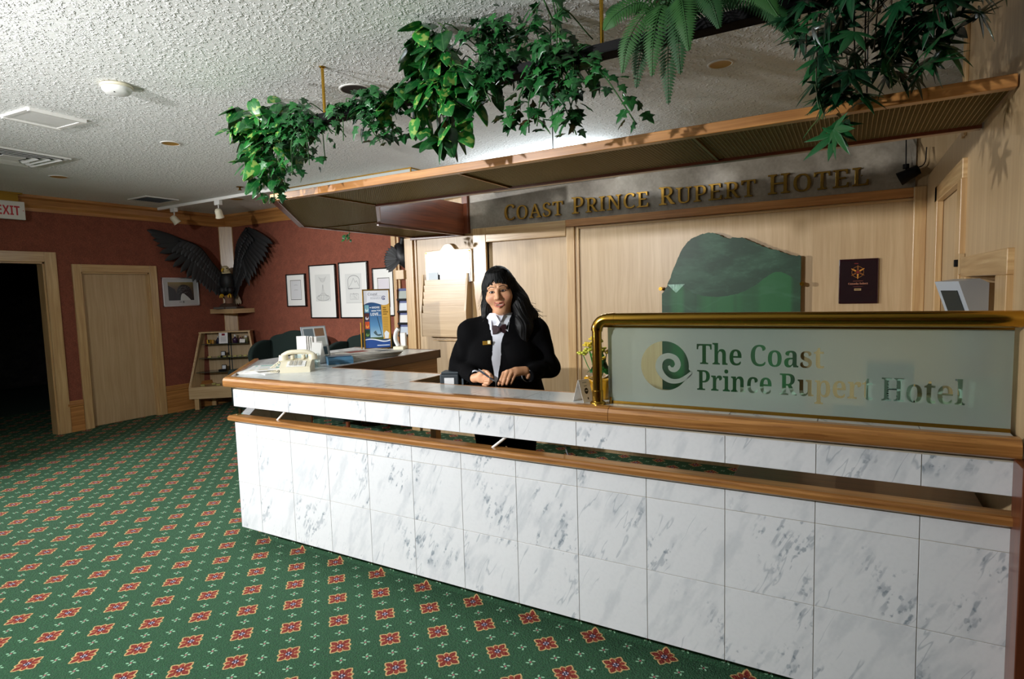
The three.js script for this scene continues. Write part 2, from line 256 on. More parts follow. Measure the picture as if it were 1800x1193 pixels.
{
  const xs = [-2.66]; for (let j = -8; j <= 3; j++) xs.push(j * TS); xs.push(1.165);
  const rows = [[0.11, 0.717 - TS], [0.717 - TS, 0.717], [0.717, 0.808], [0.897, 1.005]];
  rows.forEach(([y0, y1], r) => { for (let i = 0; i < xs.length - 1; i++) if (xs[i + 1] - xs[i] > 0.02) obj('marble_tile', tileGeo(xs[i], xs[i + 1], y0, y1, rnd() * 5, rnd() * 5), marbleMats[(i * 2 + r + (i >> 1)) % 3], counter); });
  // grout core just behind the tile faces, side of the canted end
  const core = (y0, y1, d) => [box(-2.655, 1.165, y0, y1, -d, -0.0035)];
  obj('grout_core', [...core(0.11, 0.808, 0.045), ...core(0.897, 1.02, 0.03)], M.grout, counter);
  const cant = profY([[-2.66, 0], [-2.66, -0.09], [-3.36, -0.79], [-3.44, -0.79], [-3.44, -0.79]], 0.11, 0.808);
  obj('end_panel', [cant, profY([[-2.66, 0], [-2.66, -0.08], [-3.36, -0.78], [-3.42, -0.76]], 0.897, 1.02), box(-3.44, -3.36, 0.11, 1.02, -1.2, -0.78), box(-3.44, -3.36, 0.8, 1.02, -1.87, -1.2)], marbleMats[0], counter);
  const toe = box(-2.56, 1.165, 0.0, 0.112, -0.15, -0.115), P = toe.attributes.position, uv = toe.attributes.uv; for (let i = 0; i < P.count; i++) uv.setXY(i, P.getX(i) + 2.075, -(P.getZ(i) - P.getY(i) - 0.952 - 0.0));
  obj('toe_kick', toe, M.carpet, counter);
  // oak ledge rail over the slot's lower edge
  obj('slot_rail', profX([[0.022, 0.806], [0.03, 0.813], [0.03, 0.829], [0.024, 0.836], [0.014, 0.839], [-0.045, 0.839], [-0.045, 0.806]], -2.69, 1.165), M.oak, counter);
  // struts that carry the ledge
  for (const x of [-2.23, -0.7]) obj('slot_strut', rod(V(x - 0.05, 0.835, -0.02), V(x + 0.035, 0.9, -0.02), 0.0065), M.white, counter);
  obj('slot_end_glass', box(-2.648, -2.64, 0.838, 0.898, -0.045, -0.006), phy({ color: 0xcfe3da, roughness: 0.05, transmission: 1, thickness: 0 }), counter);
  // oak front edge with rounded nose, mitred to the canted end
  const nose = [[0.03, 1.026], [0.033, 1.034], [0.033, 1.062], [0.026, 1.076], [0.012, 1.083], [-0.014, 1.084], [-0.018, 1.07], [-0.018, 1.02], [0.022, 1.02]];
  obj('front_edge', profX(nose, -2.71, -0.15), M.oak, counter);
  obj('front_edge', profX(nose, -0.148, 1.165), M.oak, counter);
  const ce = profX(nose, 0, 0.99); place(ce, [-2.705, 0, 0], Math.PI / 4 + Math.PI); ce.translate(-0.0, 0, 0); const ce2 = profX(nose, -1.13, 0.0); place(ce2, [-2.7, 0, 0.0], -Math.PI / 4); uvm(ce2, 0);
  obj('end_edge', ce2, M.oak, counter);
  // top slabs
  const slab = (pts, y0, y1) => profY(pts, y0, y1, 0);
  obj('substrate', slab([[-2.7, 0.0], [1.165, 0.0], [1.165, -0.31], [-1.48, -0.31], [-1.48, -0.63], [-2.46, -0.63], [-2.46, -1.87], [-3.48, -1.87], [-3.48, -0.78]], 1.02, 1.058), M.deskBrown, counter);
  const top = (pts, k, ou) => { const g = profY(pts, 1.058, topY, 0); uvm(g, 0, 1, ou, ou * 0.7); obj('top_tile', g, marbleTop[k % 3], counter); };
  for (let j = -5; j <= 4; j++) { const x0 = Math.max(-1.48, j * TS), x1 = Math.min(1.165, (j + 1) * TS); if (x1 - x0 > 0.03) top([[x0 + G, -0.018], [x1 - G, -0.018], [x1 - G, -0.305], [x0 + G, -0.305]], j + 6, rnd() * 4); }
  for (let j = -9; j <= -5; j++) { const x0 = Math.max(-2.7, j * TS), x1 = Math.min(-1.48, (j + 1) * TS); if (x1 - x0 > 0.02) { top([[x0 + G, -0.018], [x1 - G, -0.018], [x1 - G, -TS + G], [x0 + G, -TS + G]], j + 10, rnd() * 4); top([[x0 + G, -TS - G], [x1 - G, -TS - G], [x1 - G, -0.625], [x0 + G, -0.625]], j + 11, rnd() * 4); } }
  top([[-2.703, -0.018], [-2.703, -0.625], [-3.32, -0.625]], 1, 0.4);
  for (let k = 0; k < 4; k++) { const z0 = -0.628 - k * 0.31, z1 = z0 - 0.307; top([[-2.465, z0], [-2.465, z1], [-2.96, z1], [-2.96, z0]], k, rnd() * 4); top([[-2.963, z0], [-2.963, z1], [-3.47, z1], [-3.47, z0 - (k ? 0 : 0.16)], ...(k ? [] : [[-3.32, z0]])], k + 1, rnd() * 4); }
  obj('back_edge', [box(-1.48, 1.165, 1.03, 1.071, -0.322, -0.305, 0, 0.003), box(-1.485, -1.468, 1.03, 1.071, -0.64, -0.31, 2, 0.003), box(-2.45, -1.47, 1.03, 1.071, -0.645, -0.628, 0, 0.003)], M.oak, counter);
  obj('return_edge', [box(-2.468, -2.444, 1.0, 1.072, -1.885, -0.645, 2, 0.004), box(-3.48, -2.444, 1.0, 1.072, -1.895, -1.87, 0, 0.004)], M.deskBrown, counter);
  obj('return_panel', [box(-2.5, -2.47, 0.8, 1.02, -1.85, -0.66, 2), box(-3.36, -2.47, 0.8, 1.02, -1.87, -1.85, 0), box(-2.52, -2.46, 0, 0.8, -1.87, -1.8, 1)], M.honey, counter);
}
// brass rail and etched glass
const rail = thing('brass_rail', 'polished brass tube rail bent down to the counter at the left end', 'rail', [0, 0, -0.085]);
{
  const r = 0.027, xl = -0.238, yc = 1.441, pts = [];
  for (let k = 0; k <= 8; k++) { const a = Math.PI - k / 8 * Math.PI / 2; pts.push([xl + 0.05 + 0.05 * Math.cos(a), yc - 0.05 + 0.05 * Math.sin(a), 0]); }
  const curve = new THREE.CurvePath();
  curve.add(new THREE.LineCurve3(V(xl, 1.085, 0), V(xl, yc - 0.05, 0))); for (let k = 0; k < 8; k++) curve.add(new THREE.LineCurve3(V(...pts[k]), V(...pts[k + 1]))); curve.add(new THREE.LineCurve3(V(xl + 0.05, yc, 0), V(1.155, yc, 0)));
  const post = new THREE.CylinderGeometry(0.021, 0.021, 0.33, 24); post.translate(xl, 1.085 + 0.165, 0);
  const bend = new THREE.TubeGeometry(new THREE.CatmullRomCurve3(pts.map((p) => V(...p))), 16, 0.025, 20);
  const bar = new THREE.CylinderGeometry(r, r, 1.175 - xl - 0.05, 28); bar.rotateZ(Math.PI / 2); bar.translate((xl + 0.05 + 1.175) / 2, yc, 0);
  obj('post', post, M.brass, rail); obj('elbow', bend, M.brass, rail); obj('bar', bar, M.brass, rail);
  obj('collar', lathe([[0, 0], [0.034, 0], [0.034, 0.008], [0.028, 0.014], [0.024, 0.016], [0.024, 0.06], [0.022, 0.064], [0, 0.064]]).translate(xl, 1.07, 0), M.brass, rail);
  obj('ring', cyl(0.0285, 0.0285, 0.012, [0, 0, 0]).rotateZ(Math.PI / 2).translate(xl + 0.08, yc, 0), M.brass, rail);
}
const fontB = await new FontLoader().loadAsync('fonts/droid/droid_serif_bold.typeface.json');
const fontR = await new FontLoader().loadAsync('fonts/droid/droid_serif_regular.typeface.json');
const glass = thing('glass_screen', 'frosted glass screen with clear etched hotel name above the counter', 'glass', [0, 0, -0.125]);
{
  const gx0 = -0.203, gx1 = 1.165, gy0 = 1.082, gy1 = 1.41;
  obj('pane', box(gx0, gx1, gy0, gy1, -0.009, -0.003), phy({ color: 0xe8f4ee, roughness: 0.02, transmission: 1, thickness: 0, ior: 1.5 }), glass);
  // frosted skin with clear openings for the emblem and the letters
  const sheet = new THREE.Shape([[gx0, gy0], [gx1, gy0], [gx1, gy1], [gx0, gy1]].map((p) => new THREE.Vector2(...p)));
  const islands = [];
  const textShapes = (t, size, x, y, x1) => { let wx = 0; for (const s of fontB.generateShapes(t, size)) for (const p of s.getPoints(4)) wx = Math.max(wx, p.x); const sx = (x1 - x) / wx; for (const s of fontB.generateShapes(t, size)) { const mv = (pts) => pts.map((p) => new THREE.Vector2(x + p.x * sx, y + p.y)); const e = s.extractPoints(6); sheet.holes.push(new THREE.Path(mv(e.shape))); for (const h of e.holes) islands.push(new THREE.Shape(mv(h))); } };
  textShapes('The Coast', 0.082, 0.174, 1.258, 0.63);
  textShapes('Prince Rupert Hotel', 0.082, 0.174, 1.152, 1.045);
  { // emblem: a clear disc with a frosted wave curling inside it and a tail
    const cx = 0.044, cy = 1.245, R0 = 0.1, P2 = (x, y) => new THREE.Vector2(cx + x, cy + y), ring = [];
    for (let a = -0.1; a <= 5.62; a += 0.07) ring.push(P2(R0 * Math.cos(a), R0 * Math.sin(a) * 1.03));
    ring.push(P2(0.09, -0.052), P2(0.1, -0.04), P2(0.112, -0.026));
    sheet.holes.push(new THREE.Path(ring));
    const mid = [[0.112, -0.022, 0.006], [0.088, -0.044, 0.008], [0.06, -0.06, 0.009], [0.025, -0.062, 0.01], [-0.006, -0.043, 0.012], [-0.024, -0.008, 0.014], [-0.014, 0.028, 0.013], [0.016, 0.042, 0.0115], [0.045, 0.032, 0.0115], [0.055, 0.006, 0.012], [0.042, -0.014, 0.011], [0.025, -0.012, 0.008], [0.018, 0.001, 0.004]];
    const cv = new THREE.CatmullRomCurve3(mid.map(([x, y, w]) => V(x, y, w))).getPoints(70), L = [], Rr = [];
    cv.forEach((p, i) => { const q = cv[Math.min(i + 1, cv.length - 1)], o = cv[Math.max(0, i - 1)], d = new THREE.Vector2(q.x - o.x, q.y - o.y).normalize(); L.push(P2(p.x - d.y * p.z, p.y + d.x * p.z)); Rr.unshift(P2(p.x + d.y * p.z, p.y - d.x * p.z)); });
    islands.push(new THREE.Shape([...L, ...Rr]));
  }
  const fm = phy({ color: 0xc9d3cb, roughness: 0.42, transmission: 0.7, thickness: 0.0012, ior: 1.25 });
  const fg = [extr(sheet, 0.0012), ...islands.map((s) => extr(s, 0.0012))].map((g) => { g.translate(0, 0, -0.002); return clean(g); });
  obj('frosting', mergeGeometries(fg), fm, glass);
  obj('channel', [box(-0.2, 1.165, 1.07, 1.083, -0.014, 0.002, 0, 0.002)], M.brassDull, glass);
  obj('top_channel', [box(-0.22, 1.165, 1.404, 1.418, -0.012, 0.004, 0, 0.002)], M.brassDull, glass);
  obj('clip', cyl(0.005, 0.005, 0.03, [-0.19, 1.085, 0.008]), M.brass, glass);
}
// ---------- canopy over the counter ----------
const canopy = thing('canopy', 'wood framed canopy with gold louvre panels hanging over the counter', 'canopy', [0, 0, 0]);
{
  const y0 = 2.2, y1 = 2.238;
  // outline (x,z): front edge, 45 degree corner, left side
  const A = [XR - 0.005, -0.27], B = [-2.54, -0.27], C = [-3.56, -1.36], D = [-3.56, ZC + 0.04];
  const iA = [XR - 0.005, -0.865], iB = [-2.19, -0.865], iC = [-2.85, -1.6], iD = [-2.85, ZC + 0.04];
  const strip = (p, q, w, ya, yb, m, name) => { const d = Math.hypot(q[0] - p[0], q[1] - p[1]), g = box(0, d, ya, yb, -w, 0, 0, 0.004); place(g, [p[0], 0, p[1]], Math.atan2(-(q[1] - p[1]), q[0] - p[0])); obj(name, g, m, canopy); };
  const honeyEdge = M.honey;
  strip(B, A, 0.045, y0 - 0.005, y1, honeyEdge, 'front_rail');
  strip(C, B, 0.045, y0 - 0.005, y1, M.cherry, 'corner_rail');
  strip(D, C, 0.045, y0 - 0.005, y1, M.cherry, 'side_rail');
  strip(iB, iA, 0.045, y0 - 0.008, y0 + 0.18, M.cherry, 'inner_board');
  strip(iC, iB, 0.03, y0 - 0.008, y0 + 0.18, M.cherry, 'inner_corner_board');
  strip(iD, iC, 0.03, y0 - 0.01, 2.5, M.cherry, 'inner_side_board');
  obj('inner_side_rail', box(-2.86, -2.835, y0 - 0.03, y0 + 0.0, ZC + 0.04, -1.6, 2, 0.003), M.cherry, canopy);
  obj('back_stile', box(-2.84, -2.77, 2.19, 2.72, ZC, ZC + 0.05, 1, 0.004), M.cherry, canopy);
  strip([-3.56, ZC + 0.04], [-2.84, ZC + 0.04], 0.04, y0 - 0.03, y1, M.cherry, 'wall_rail');
  // louvre panels: real crossing blades
  const lou = std({ color: 0xa9976a, metalness: 0.75, roughness: 0.34 });
  const pitch = 0.0165, hgt = 0.011, th = 0.0015;
  const inside = (poly, x, z) => { let c = false; for (let i = 0, j = poly.length - 1; i < poly.length; j = i++) { const [xi, zi] = poly[i], [xj, zj] = poly[j]; if ((zi > z) !== (zj > z) && x < (xj - xi) * (z - zi) / (zj - zi) + xi) c = !c; } return c; };
  function clipLine(poly, fixed, val) { const r = []; for (let i = 0; i < poly.length; i++) { const p = poly[i], q = poly[(i + 1) % poly.length]; const a = p[fixed] - val, b = q[fixed] - val; if (a * b < 0) { const t = a / (a - b), o = 1 - fixed; r.push(p[o] + (q[o] - p[o]) * t); } } r.sort((m, n) => m - n); return r.length >= 2 ? [r[0], r[r.length - 1]] : null; }
  function blades(poly) {
    const xs = poly.map((p) => p[0]), zs = poly.map((p) => p[1]), pos = [];
    const add = (x0, x1, z0, z1) => { const g = new THREE.BoxGeometry(x1 - x0, hgt, z1 - z0); g.translate((x0 + x1) / 2, y0 + 0.006 + hgt / 2, (z0 + z1) / 2); pos.push(clean(g)); };
    for (let x = Math.ceil(Math.min(...xs) / pitch) * pitch; x < Math.max(...xs); x += pitch) { const r = clipLine(poly, 0, x); if (r) add(x - th / 2, x + th / 2, r[0], r[1]); }
    for (let z = Math.ceil(Math.min(...zs) / pitch) * pitch; z < Math.max(...zs); z += pitch) { const r = clipLine(poly, 1, z); if (r) add(r[0], r[1], z - th / 2, z + th / 2); }
    return mergeGeometries(pos);
  }
  const panel = (poly) => { obj('louvre_panel', blades(poly), lou, canopy).userData.kind = 'stuff'; };
  const zf = -0.31, zi = -0.865;
  for (const [a, b] of [[-2.19, -1.1], [-1.1, 0.12], [0.12, 1.17]]) panel([[a, zf], [b, zf], [b, zi], [a, zi]]);
  panel([[-2.55, -0.31], [-2.19, -0.31], [-2.19, -0.87], [-2.85, -1.6], [-3.52, -1.6], [-3.52, -1.38]]);
  panel([[-3.52, -1.6], [-2.86, -1.6], [-2.86, -2.88], [-3.52, -2.88]]);
  for (const x of [-2.19, -1.1, 0.12]) obj('tee_bar', box(x - 0.006, x + 0.006, y0 - 0.002, y0 + 0.02, zi, zf, 2), M.brassDull, canopy);
  obj('tee_bar', box(-3.52, -2.86, y0 - 0.002, y0 + 0.02, -1.606, -1.594, 0), M.brassDull, canopy);
  // hanger wires to the ceiling
  for (const x of [-0.53, 0.75]) obj('hanger_wire', rod(V(x, y1 - 0.01, -0.3), V(x, H, -0.3), 0.0025), M.darkGrey, canopy);
}
// fluorescent cove light on a bracket above the letter band: lights the ceiling over the canopy
{
  const strip = thing('strip_light', 'fluorescent cove light on the wall above the brass lettering', 'light', [-1.8, 2.585, -2.76]);
  obj('bracket', box(-0.64, 0.64, -0.012, 0, -0.149, 0.06), M.white, strip);
  obj('housing', box(-0.62, 0.62, 0, 0.022, -0.04, 0.04), M.white, strip);
  obj('tube', cyl(0.013, 0.013, 1.2, [0, 0, 0]).rotateZ(Math.PI / 2).translate(0, 0.036, 0), std({ color: 0xffffff, emissive: 0xf2fbff, emissiveIntensity: 2.0 }), strip);
  const l = new THREE.RectAreaLight(0xeaf6ff, UPLIGHT_POWER, 1.2, 0.05); l.position.set(-1.8, 2.637, -2.76); l.lookAt(-1.9, 3.2, -1.9); scene.add(l);
}
// ---------- ceiling fittings ----------
// the ceiling is cut by dark cans: shallow dishes below the plaster
const goldRef = std({ color: 0xc89a48, metalness: 0.25, roughness: 0.35, side: THREE.DoubleSide }), blackRef = flat(0x06060a, 0.5, { side: THREE.DoubleSide });
function dish(x, z, r, m, label) {
  const t = thing('recessed_light', label, 'light', [x, H, z]);
  obj('trim_ring', lathe([[r, 0], [r + 0.013, 0], [r + 0.0135, -0.003], [r + 0.006, -0.006], [r, -0.006], [r, 0]], 40), M.whiteGloss, t);
  obj('reflector', lathe([[r, -0.005], [r * 0.7, -0.003], [0, -0.0025]], 40), m, t);
}
dish(-1.93, -0.46, 0.088, blackRef, 'recessed ceiling light with a black opening and white ring beside the brass rod');
dish(-4.02, -0.53, 0.062, goldRef, 'recessed gold ceiling light between the smoke detector and the leafy planter');
dish(-6.1, -0.62, 0.07, goldRef, 'recessed gold ceiling light above the exit sign, close to the louvred air vent');
dish(0.05, -1.32, 0.06, goldRef, 'recessed amber ceiling light half hidden behind the fern fronds');
dish(-6.0, -2.5, 0.075, goldRef, 'recessed amber ceiling light behind the white track in the corner');
dish(0.03, -0.42, 0.088, blackRef, 'recessed ceiling light with a dark opening above the fern');
{
  const t = thing('smoke_detector', 'round white smoke detector on the textured ceiling', 'smoke detector', [-3.0, H, 0.37]);
  obj('base', lathe([[0, 0], [0.082, 0], [0.084, -0.012], [0.078, -0.02], [0, -0.02]]), M.cream, t);
  obj('cap', lathe([[0.078, -0.018], [0.074, -0.034], [0.06, -0.048], [0.03, -0.054], [0, -0.055]]), M.white, t);
  obj('indicator', cyl(0.004, 0.004, 0.004, [0.03, -0.052, 0.03]), M.black, t);
}
{
  const t = thing('ceiling_hatch', 'flat white square panel with raised rim on the ceiling', 'vent', [-4.02, H, 0.32], R(4));
  obj('panel', box(-0.15, 0.15, -0.014, 0, -0.15, 0.15), M.white, t);
  obj('rim', [box(-0.17, 0.17, -0.018, 0, 0.145, 0.175, 0, 0.003), box(-0.17, 0.17, -0.018, 0, -0.175, -0.145, 0, 0.003), box(-0.175, -0.145, -0.024, 0, -0.17, 0.17, 2, 0.003), box(0.145, 0.175, -0.024, 0, -0.17, 0.17, 2, 0.003)], M.whiteGloss, t);
}
{
  const t = thing('air_diffuser', 'square louvred air diffuser with nested white frames at the left of the ceiling', 'vent', [-5.46, H, 0.0], R(4));
  obj('backing', box(-0.3, 0.3, -0.003, 0, -0.3, 0.3), flat(0x3c4044, 0.8), t);
  const ring = (a, w, y, d) => [[a, 0], [-a, 0]].flatMap(([p], i) => { const s = i ? -1 : 1; const b1 = box(-a, a, y - d, y, -w / 2, w / 2, 0); place(b1, [0, 0, s * a], 0, s * 0.5); const b2 = box(-w / 2, w / 2, y - d, y, -a, a, 2); place(b2, [s * a, 0, 0], 0, 0, -s * 0.5); return [b1, b2]; });
  obj('frame', [box(-0.31, 0.31, -0.012, 0, 0.285, 0.31), box(-0.31, 0.31, -0.012, 0, -0.31, -0.285), box(-0.31, -0.285, -0.012, 0, -0.3, 0.3), box(0.285, 0.31, -0.012, 0, -0.3, 0.3)], M.white, t);
  for (const a of [0.25, 0.19, 0.13]) obj('louvre', ring(a, 0.055, -0.004, 0.003), M.white, t);
  obj('centre_plate', box(-0.08, 0.08, -0.016, -0.01, -0.08, 0.08), M.white, t);
}
{
  const t = thing('ceiling_grille', 'small grey air grille flush with the ceiling near the track light', 'vent', [-6.77, H, -1.9]);
  obj('frame', [box(-0.2, 0.2, -0.01, 0, 0.17, 0.2), box(-0.2, 0.2, -0.01, 0, -0.2, -0.17), box(-0.2, -0.17, -0.01, 0, -0.17, 0.17), box(0.17, 0.2, -0.01, 0, -0.17, 0.17)], M.white, t);
  obj('backing', box(-0.17, 0.17, -0.003, 0, -0.17, 0.17), M.darkGrey, t);
  for (let k = 0; k < 14; k++) obj('slat', place(box(-0.17, 0.17, -0.001, 0, -0.008, 0.008), [0, -0.005, -0.155 + k * 0.0238], 0, 0.7), M.grey, t);
}
{
  const t = thing('track_light', 'white ceiling track with two small spotlight heads in the corner', 'track light', [0, 0, 0]);
  obj('track', box(-7.4, -4.95, H - 0.035, H, -2.33, -2.29, 0, 0.003), M.whiteGloss, t);
  for (const [x, ry, rz] of [[-7.05, 0.5, 0.5], [-6.1, 0.9, 0.15]]) {
    const hd = new THREE.Group(); hd.name = 'spot_head'; hd.position.set(x, H - 0.035, -2.31); t.add(hd);
    obj('connector', box(-0.05, 0.05, -0.055, 0, -0.025, 0.025, 0, 0.006), M.white, hd);
    obj('stem', cyl(0.007, 0.007, 0.07, [0, -0.085, 0]), M.white, hd);
    const g = lathe([[0, 0.055], [0.03, 0.05], [0.042, 0.025], [0.044, -0.03], [0.052, -0.06], [0.046, -0.06], [0.038, -0.03], [0, -0.02]]); place(g, [0, -0.15, 0], ry, 0.4, rz);
    obj('lamp_shade', g, M.cream, hd);
  }
}
{
  const t = thing('sprinkler_head', 'small dark sprinkler head on the ceiling beside the white track', 'sprinkler', [-5.26, H, -2.02]);
  obj('plate', lathe([[0, 0], [0.04, 0], [0.038, -0.006], [0, -0.008]]), M.brassDull, t);
  obj('nozzle', lathe([[0, -0.006], [0.012, -0.008], [0.01, -0.03], [0.022, -0.034], [0.022, -0.037], [0, -0.037]]), M.brassDull, t);
}
{
  const t = thing('exit_sign', 'white exit sign with red letters hanging by the wide doorway', 'sign', [XL + 0.16, 2.63, -0.655]);
  const face = ctex(480, 320, (g, w, h) => { g.fillStyle = '#e8e6df'; g.fillRect(0, 0, w, h); g.fillStyle = '#c0202c'; g.font = 'bold 240px sans-serif'; g.textAlign = 'center'; g.textBaseline = 'middle'; g.save(); g.translate(w / 2 - 10, h / 2 + 8); g.scale(0.7, 1); g.fillText('EXIT', 0, 0); g.restore(); g.beginPath(); g.arc(w - 20, h / 2, 8, 0, 7); g.fill(); });
  obj('housing', box(-0.035, 0.0, -0.1, 0.1, -0.15, 0.15, 2, 0.004), M.white, t);
  const f = new THREE.PlaneGeometry(0.29, 0.19); f.rotateY(Math.PI / 2); f.translate(0.0015, 0, 0); obj('face', f, std({ map: face, roughness: 0.4 }), t);
  obj('bracket', [box(-0.03, -0.01, 0.1, 0.2, -0.1, 0.1), box(-0.04, 0.0, 0.18, 0.2, -0.14, 0.14)], M.brassDull, t);
}
{
  // boxed duct corner with metal edge trim behind the canopy
  const t = thing('ceiling_bulkhead', 'white boxed ceiling bulkhead with thin brass corner trim above the canopy', 'bulkhead', [0, 0, 0]);
  obj('box', box(-5.0, -3.1, 2.56, H, ZB + 0.12, -2.39), M.smoothWhite, t);
  obj('edge_trim', [box(-5.0, -3.096, H - 0.012, H, -2.392, -2.384), box(-3.106, -3.094, 2.56, H, -2.394, -2.382), box(-3.103, -3.095, H - 0.012, H, ZB + 0.12, -2.385)], M.brassDull, t);
}
// ---------- things on the lobby walls ----------
function frame(name, label, cat, w, h, fw, fd, fm, tex, p, turn, group) {
  const t = thing(name, label, cat, p, turn, group);
  obj('frame', [box(-w / 2, w / 2, h / 2 - fw, h / 2, 0, fd, 0, 0.002), box(-w / 2, w / 2, -h / 2, -h / 2 + fw, 0, fd, 0, 0.002), box(-w / 2, -w / 2 + fw, -h / 2, h / 2, 0, fd, 1, 0.002), box(w / 2 - fw, w / 2, -h / 2, h / 2, 0, fd, 1, 0.002)], fm, t);
  const g = new THREE.BoxGeometry(w - fw * 1.6, h - fw * 1.6, 0.006); g.translate(0, 0, fd * 0.55); obj('print', g, phy({ map: tex, roughness: 0.35, clearcoat: 0.5, clearcoatRoughness: 0.05 }), t);
  return t;
}
const aluminium = std({ color: 0xd0d3d6, metalness: 0.9, roughness: 0.3 });
frame('framed_photograph', 'silver framed photograph of an eagle head with white mat beside the maple door', 'picture', 0.52, 0.405, 0.014, 0.03, aluminium, ctex(640, 500, (g, w, h) => {
  g.fillStyle = '#b9babb'; g.fillRect(0, 0, w, h); const x = 84, y = 70, W = 470, Hh = 335; g.save(); g.beginPath(); g.rect(x, y, W, Hh); g.clip();
  const gr = g.createLinearGradient(0, y, 0, y + Hh); gr.addColorStop(0, '#8d7a45'); gr.addColorStop(0.35, '#5a4a38'); gr.addColorStop(1, '#15181c'); g.fillStyle = gr; g.fillRect(x, y, W, Hh);
  g.fillStyle = '#101418'; g.beginPath(); g.moveTo(x, y + 60); g.lineTo(x + 120, y + 130); g.lineTo(x + 190, y + Hh); g.lineTo(x, y + Hh); g.fill();
  g.fillStyle = '#1d2226'; g.beginPath(); g.moveTo(x + 150, y + Hh); g.bezierCurveTo(x + 130, y + 80, x + 230, y + 30, x + 320, y + 50); g.bezierCurveTo(x + 420, y + 70, x + 455, y + 190, x + 440, y + Hh); g.fill();
  for (let i = 0; i < 160; i++) { g.strokeStyle = rnd() < 0.5 ? 'rgba(120,125,125,.6)' : 'rgba(10,12,14,.7)'; g.lineWidth = 4; const a = rnd() * 200, b = rnd() * 130; g.beginPath(); g.moveTo(x + 200 + a, y + 70 + b); g.lineTo(x + 190 + a - 20, y + 90 + b); g.stroke(); }
  g.fillStyle = '#c9cdcc'; g.beginPath(); g.moveTo(x + 215, y + Hh); g.bezierCurveTo(x + 225, y + 220, x + 250, y + 190, x + 290, y + 215); g.bezierCurveTo(x + 330, y + 250, x + 380, y + 290, x + 410, y + Hh); g.fill();
  g.restore(); g.fillStyle = '#8c8d90'; g.fillRect(270, 428, 60, 16); g.fillStyle = '#3a3a3c'; g.fillRect(345, 418, 18, 34);
}), [XL + 0.001, 1.695, -2.605], Math.PI / 2);
const draw = (n) => (g, w, h) => {
  g.fillStyle = '#ececE8'; g.fillRect(0, 0, w, h); g.strokeStyle = '#77797c'; g.lineWidth = 2; g.fillStyle = '#dcddda';
  const bx = w * 0.2, bw = w * 0.6;
  if (n === 0) { g.lineWidth = 10; g.strokeStyle = '#3b3c44'; g.strokeRect(w * 0.2, h * 0.18, w * 0.58, h * 0.62); g.fillStyle = '#d6d7da'; g.fillRect(w * 0.23, h * 0.2, w * 0.52, h * 0.58); g.lineWidth = 3; g.beginPath(); for (const y of [0.34, 0.5]) { g.moveTo(w * 0.4, h * y); g.quadraticCurveTo(w * 0.5, h * (y - 0.03), w * 0.6, h * y); } g.stroke(); }
  if (n === 1) { g.fillRect(bx, h * 0.17, bw, h * 0.52); g.fillRect(bx + 8, h * 0.17, bw, h * 0.15); for (let k = 0; k < 5; k++) { g.beginPath(); g.ellipse(w / 2, h * (0.2 + k * 0.018), bw * (0.26 - k * 0.03), h * 0.05, 0, 0.2, Math.PI - 0.2); g.stroke(); } g.beginPath(); for (let k = 0; k < 5; k++) { g.moveTo(w * 0.5, h * 0.36); g.lineTo(w * (0.44 + k * 0.03), h * 0.54); } g.stroke(); g.lineWidth = 4; g.beginPath(); g.moveTo(w * 0.32, h * 0.6); g.lineTo(w * 0.42, h * 0.54); g.lineTo(w * 0.58, h * 0.54); g.lineTo(w * 0.68, h * 0.6); g.stroke(); g.beginPath(); g.ellipse(w / 2, h * 0.62, bw * 0.42, h * 0.055, 0, 0, 7); g.stroke(); for (let k = 0; k < 90; k++) { g.fillStyle = 'rgba(80,82,86,.55)'; g.fillRect(bx + rnd() * bw, h * (0.585 + rnd() * 0.09), 5, 2); } g.beginPath(); for (let k = 0; k < 7; k++) { g.moveTo(w * (0.3 + k * 0.067), h * 0.57); g.lineTo(w * (0.32 + k * 0.06), h * 0.675); } g.stroke(); }
  if (n === 2) { g.fillRect(bx, h * 0.2, bw, h * 0.54); g.lineWidth = 5; g.strokeStyle = '#4c4d52'; g.beginPath(); g.moveTo(w * 0.3, h * 0.47); g.lineTo(w * 0.3, h * 0.33); g.bezierCurveTo(w * 0.3, h * 0.2, w * 0.72, h * 0.2, w * 0.72, h * 0.33); g.lineTo(w * 0.72, h * 0.47); g.closePath(); g.stroke(); g.lineWidth = 3; g.beginPath(); g.moveTo(w * 0.32, h * 0.45); g.lineTo(w * 0.44, h * 0.36); g.lineTo(w * 0.5, h * 0.28); g.lineTo(w * 0.56, h * 0.36); g.lineTo(w * 0.62, h * 0.33); g.lineTo(w * 0.7, h * 0.43); g.stroke(); g.fillStyle = '#4c4d52'; g.fillRect(w * 0.3, h * 0.465, w * 0.16, 9); g.lineWidth = 2; for (let k = 0; k < 40; k++) { g.fillStyle = 'rgba(70,72,78,.4)'; g.fillRect(w * (0.36 + rnd() * 0.3), h * (0.56 + rnd() * 0.1), 16, 3); } g.strokeRect(w * 0.36, h * 0.57, w * 0.3, h * 0.1); g.fillRect(w * 0.2, h * 0.73, w * 0.6, 3); }
  if (n === 3) { g.lineWidth = 12; g.strokeStyle = '#34272a'; g.strokeRect(w * 0.22, h * 0.2, w * 0.58, h * 0.62); g.fillStyle = '#d8d3da'; g.fillRect(w * 0.25, h * 0.22, w * 0.52, h * 0.57); g.fillStyle = '#33402e'; g.beginPath(); g.ellipse(w * 0.47, h * 0.52, 16, 30, 0.6, 0, 7); g.ellipse(w * 0.55, h * 0.55, 22, 12, 0.5, 0, 7); g.fill(); g.fillStyle = '#a08a30'; g.fillRect(w * 0.44, h * 0.46, 12, 12); }
};
const LW = 'line drawings on the red wall';
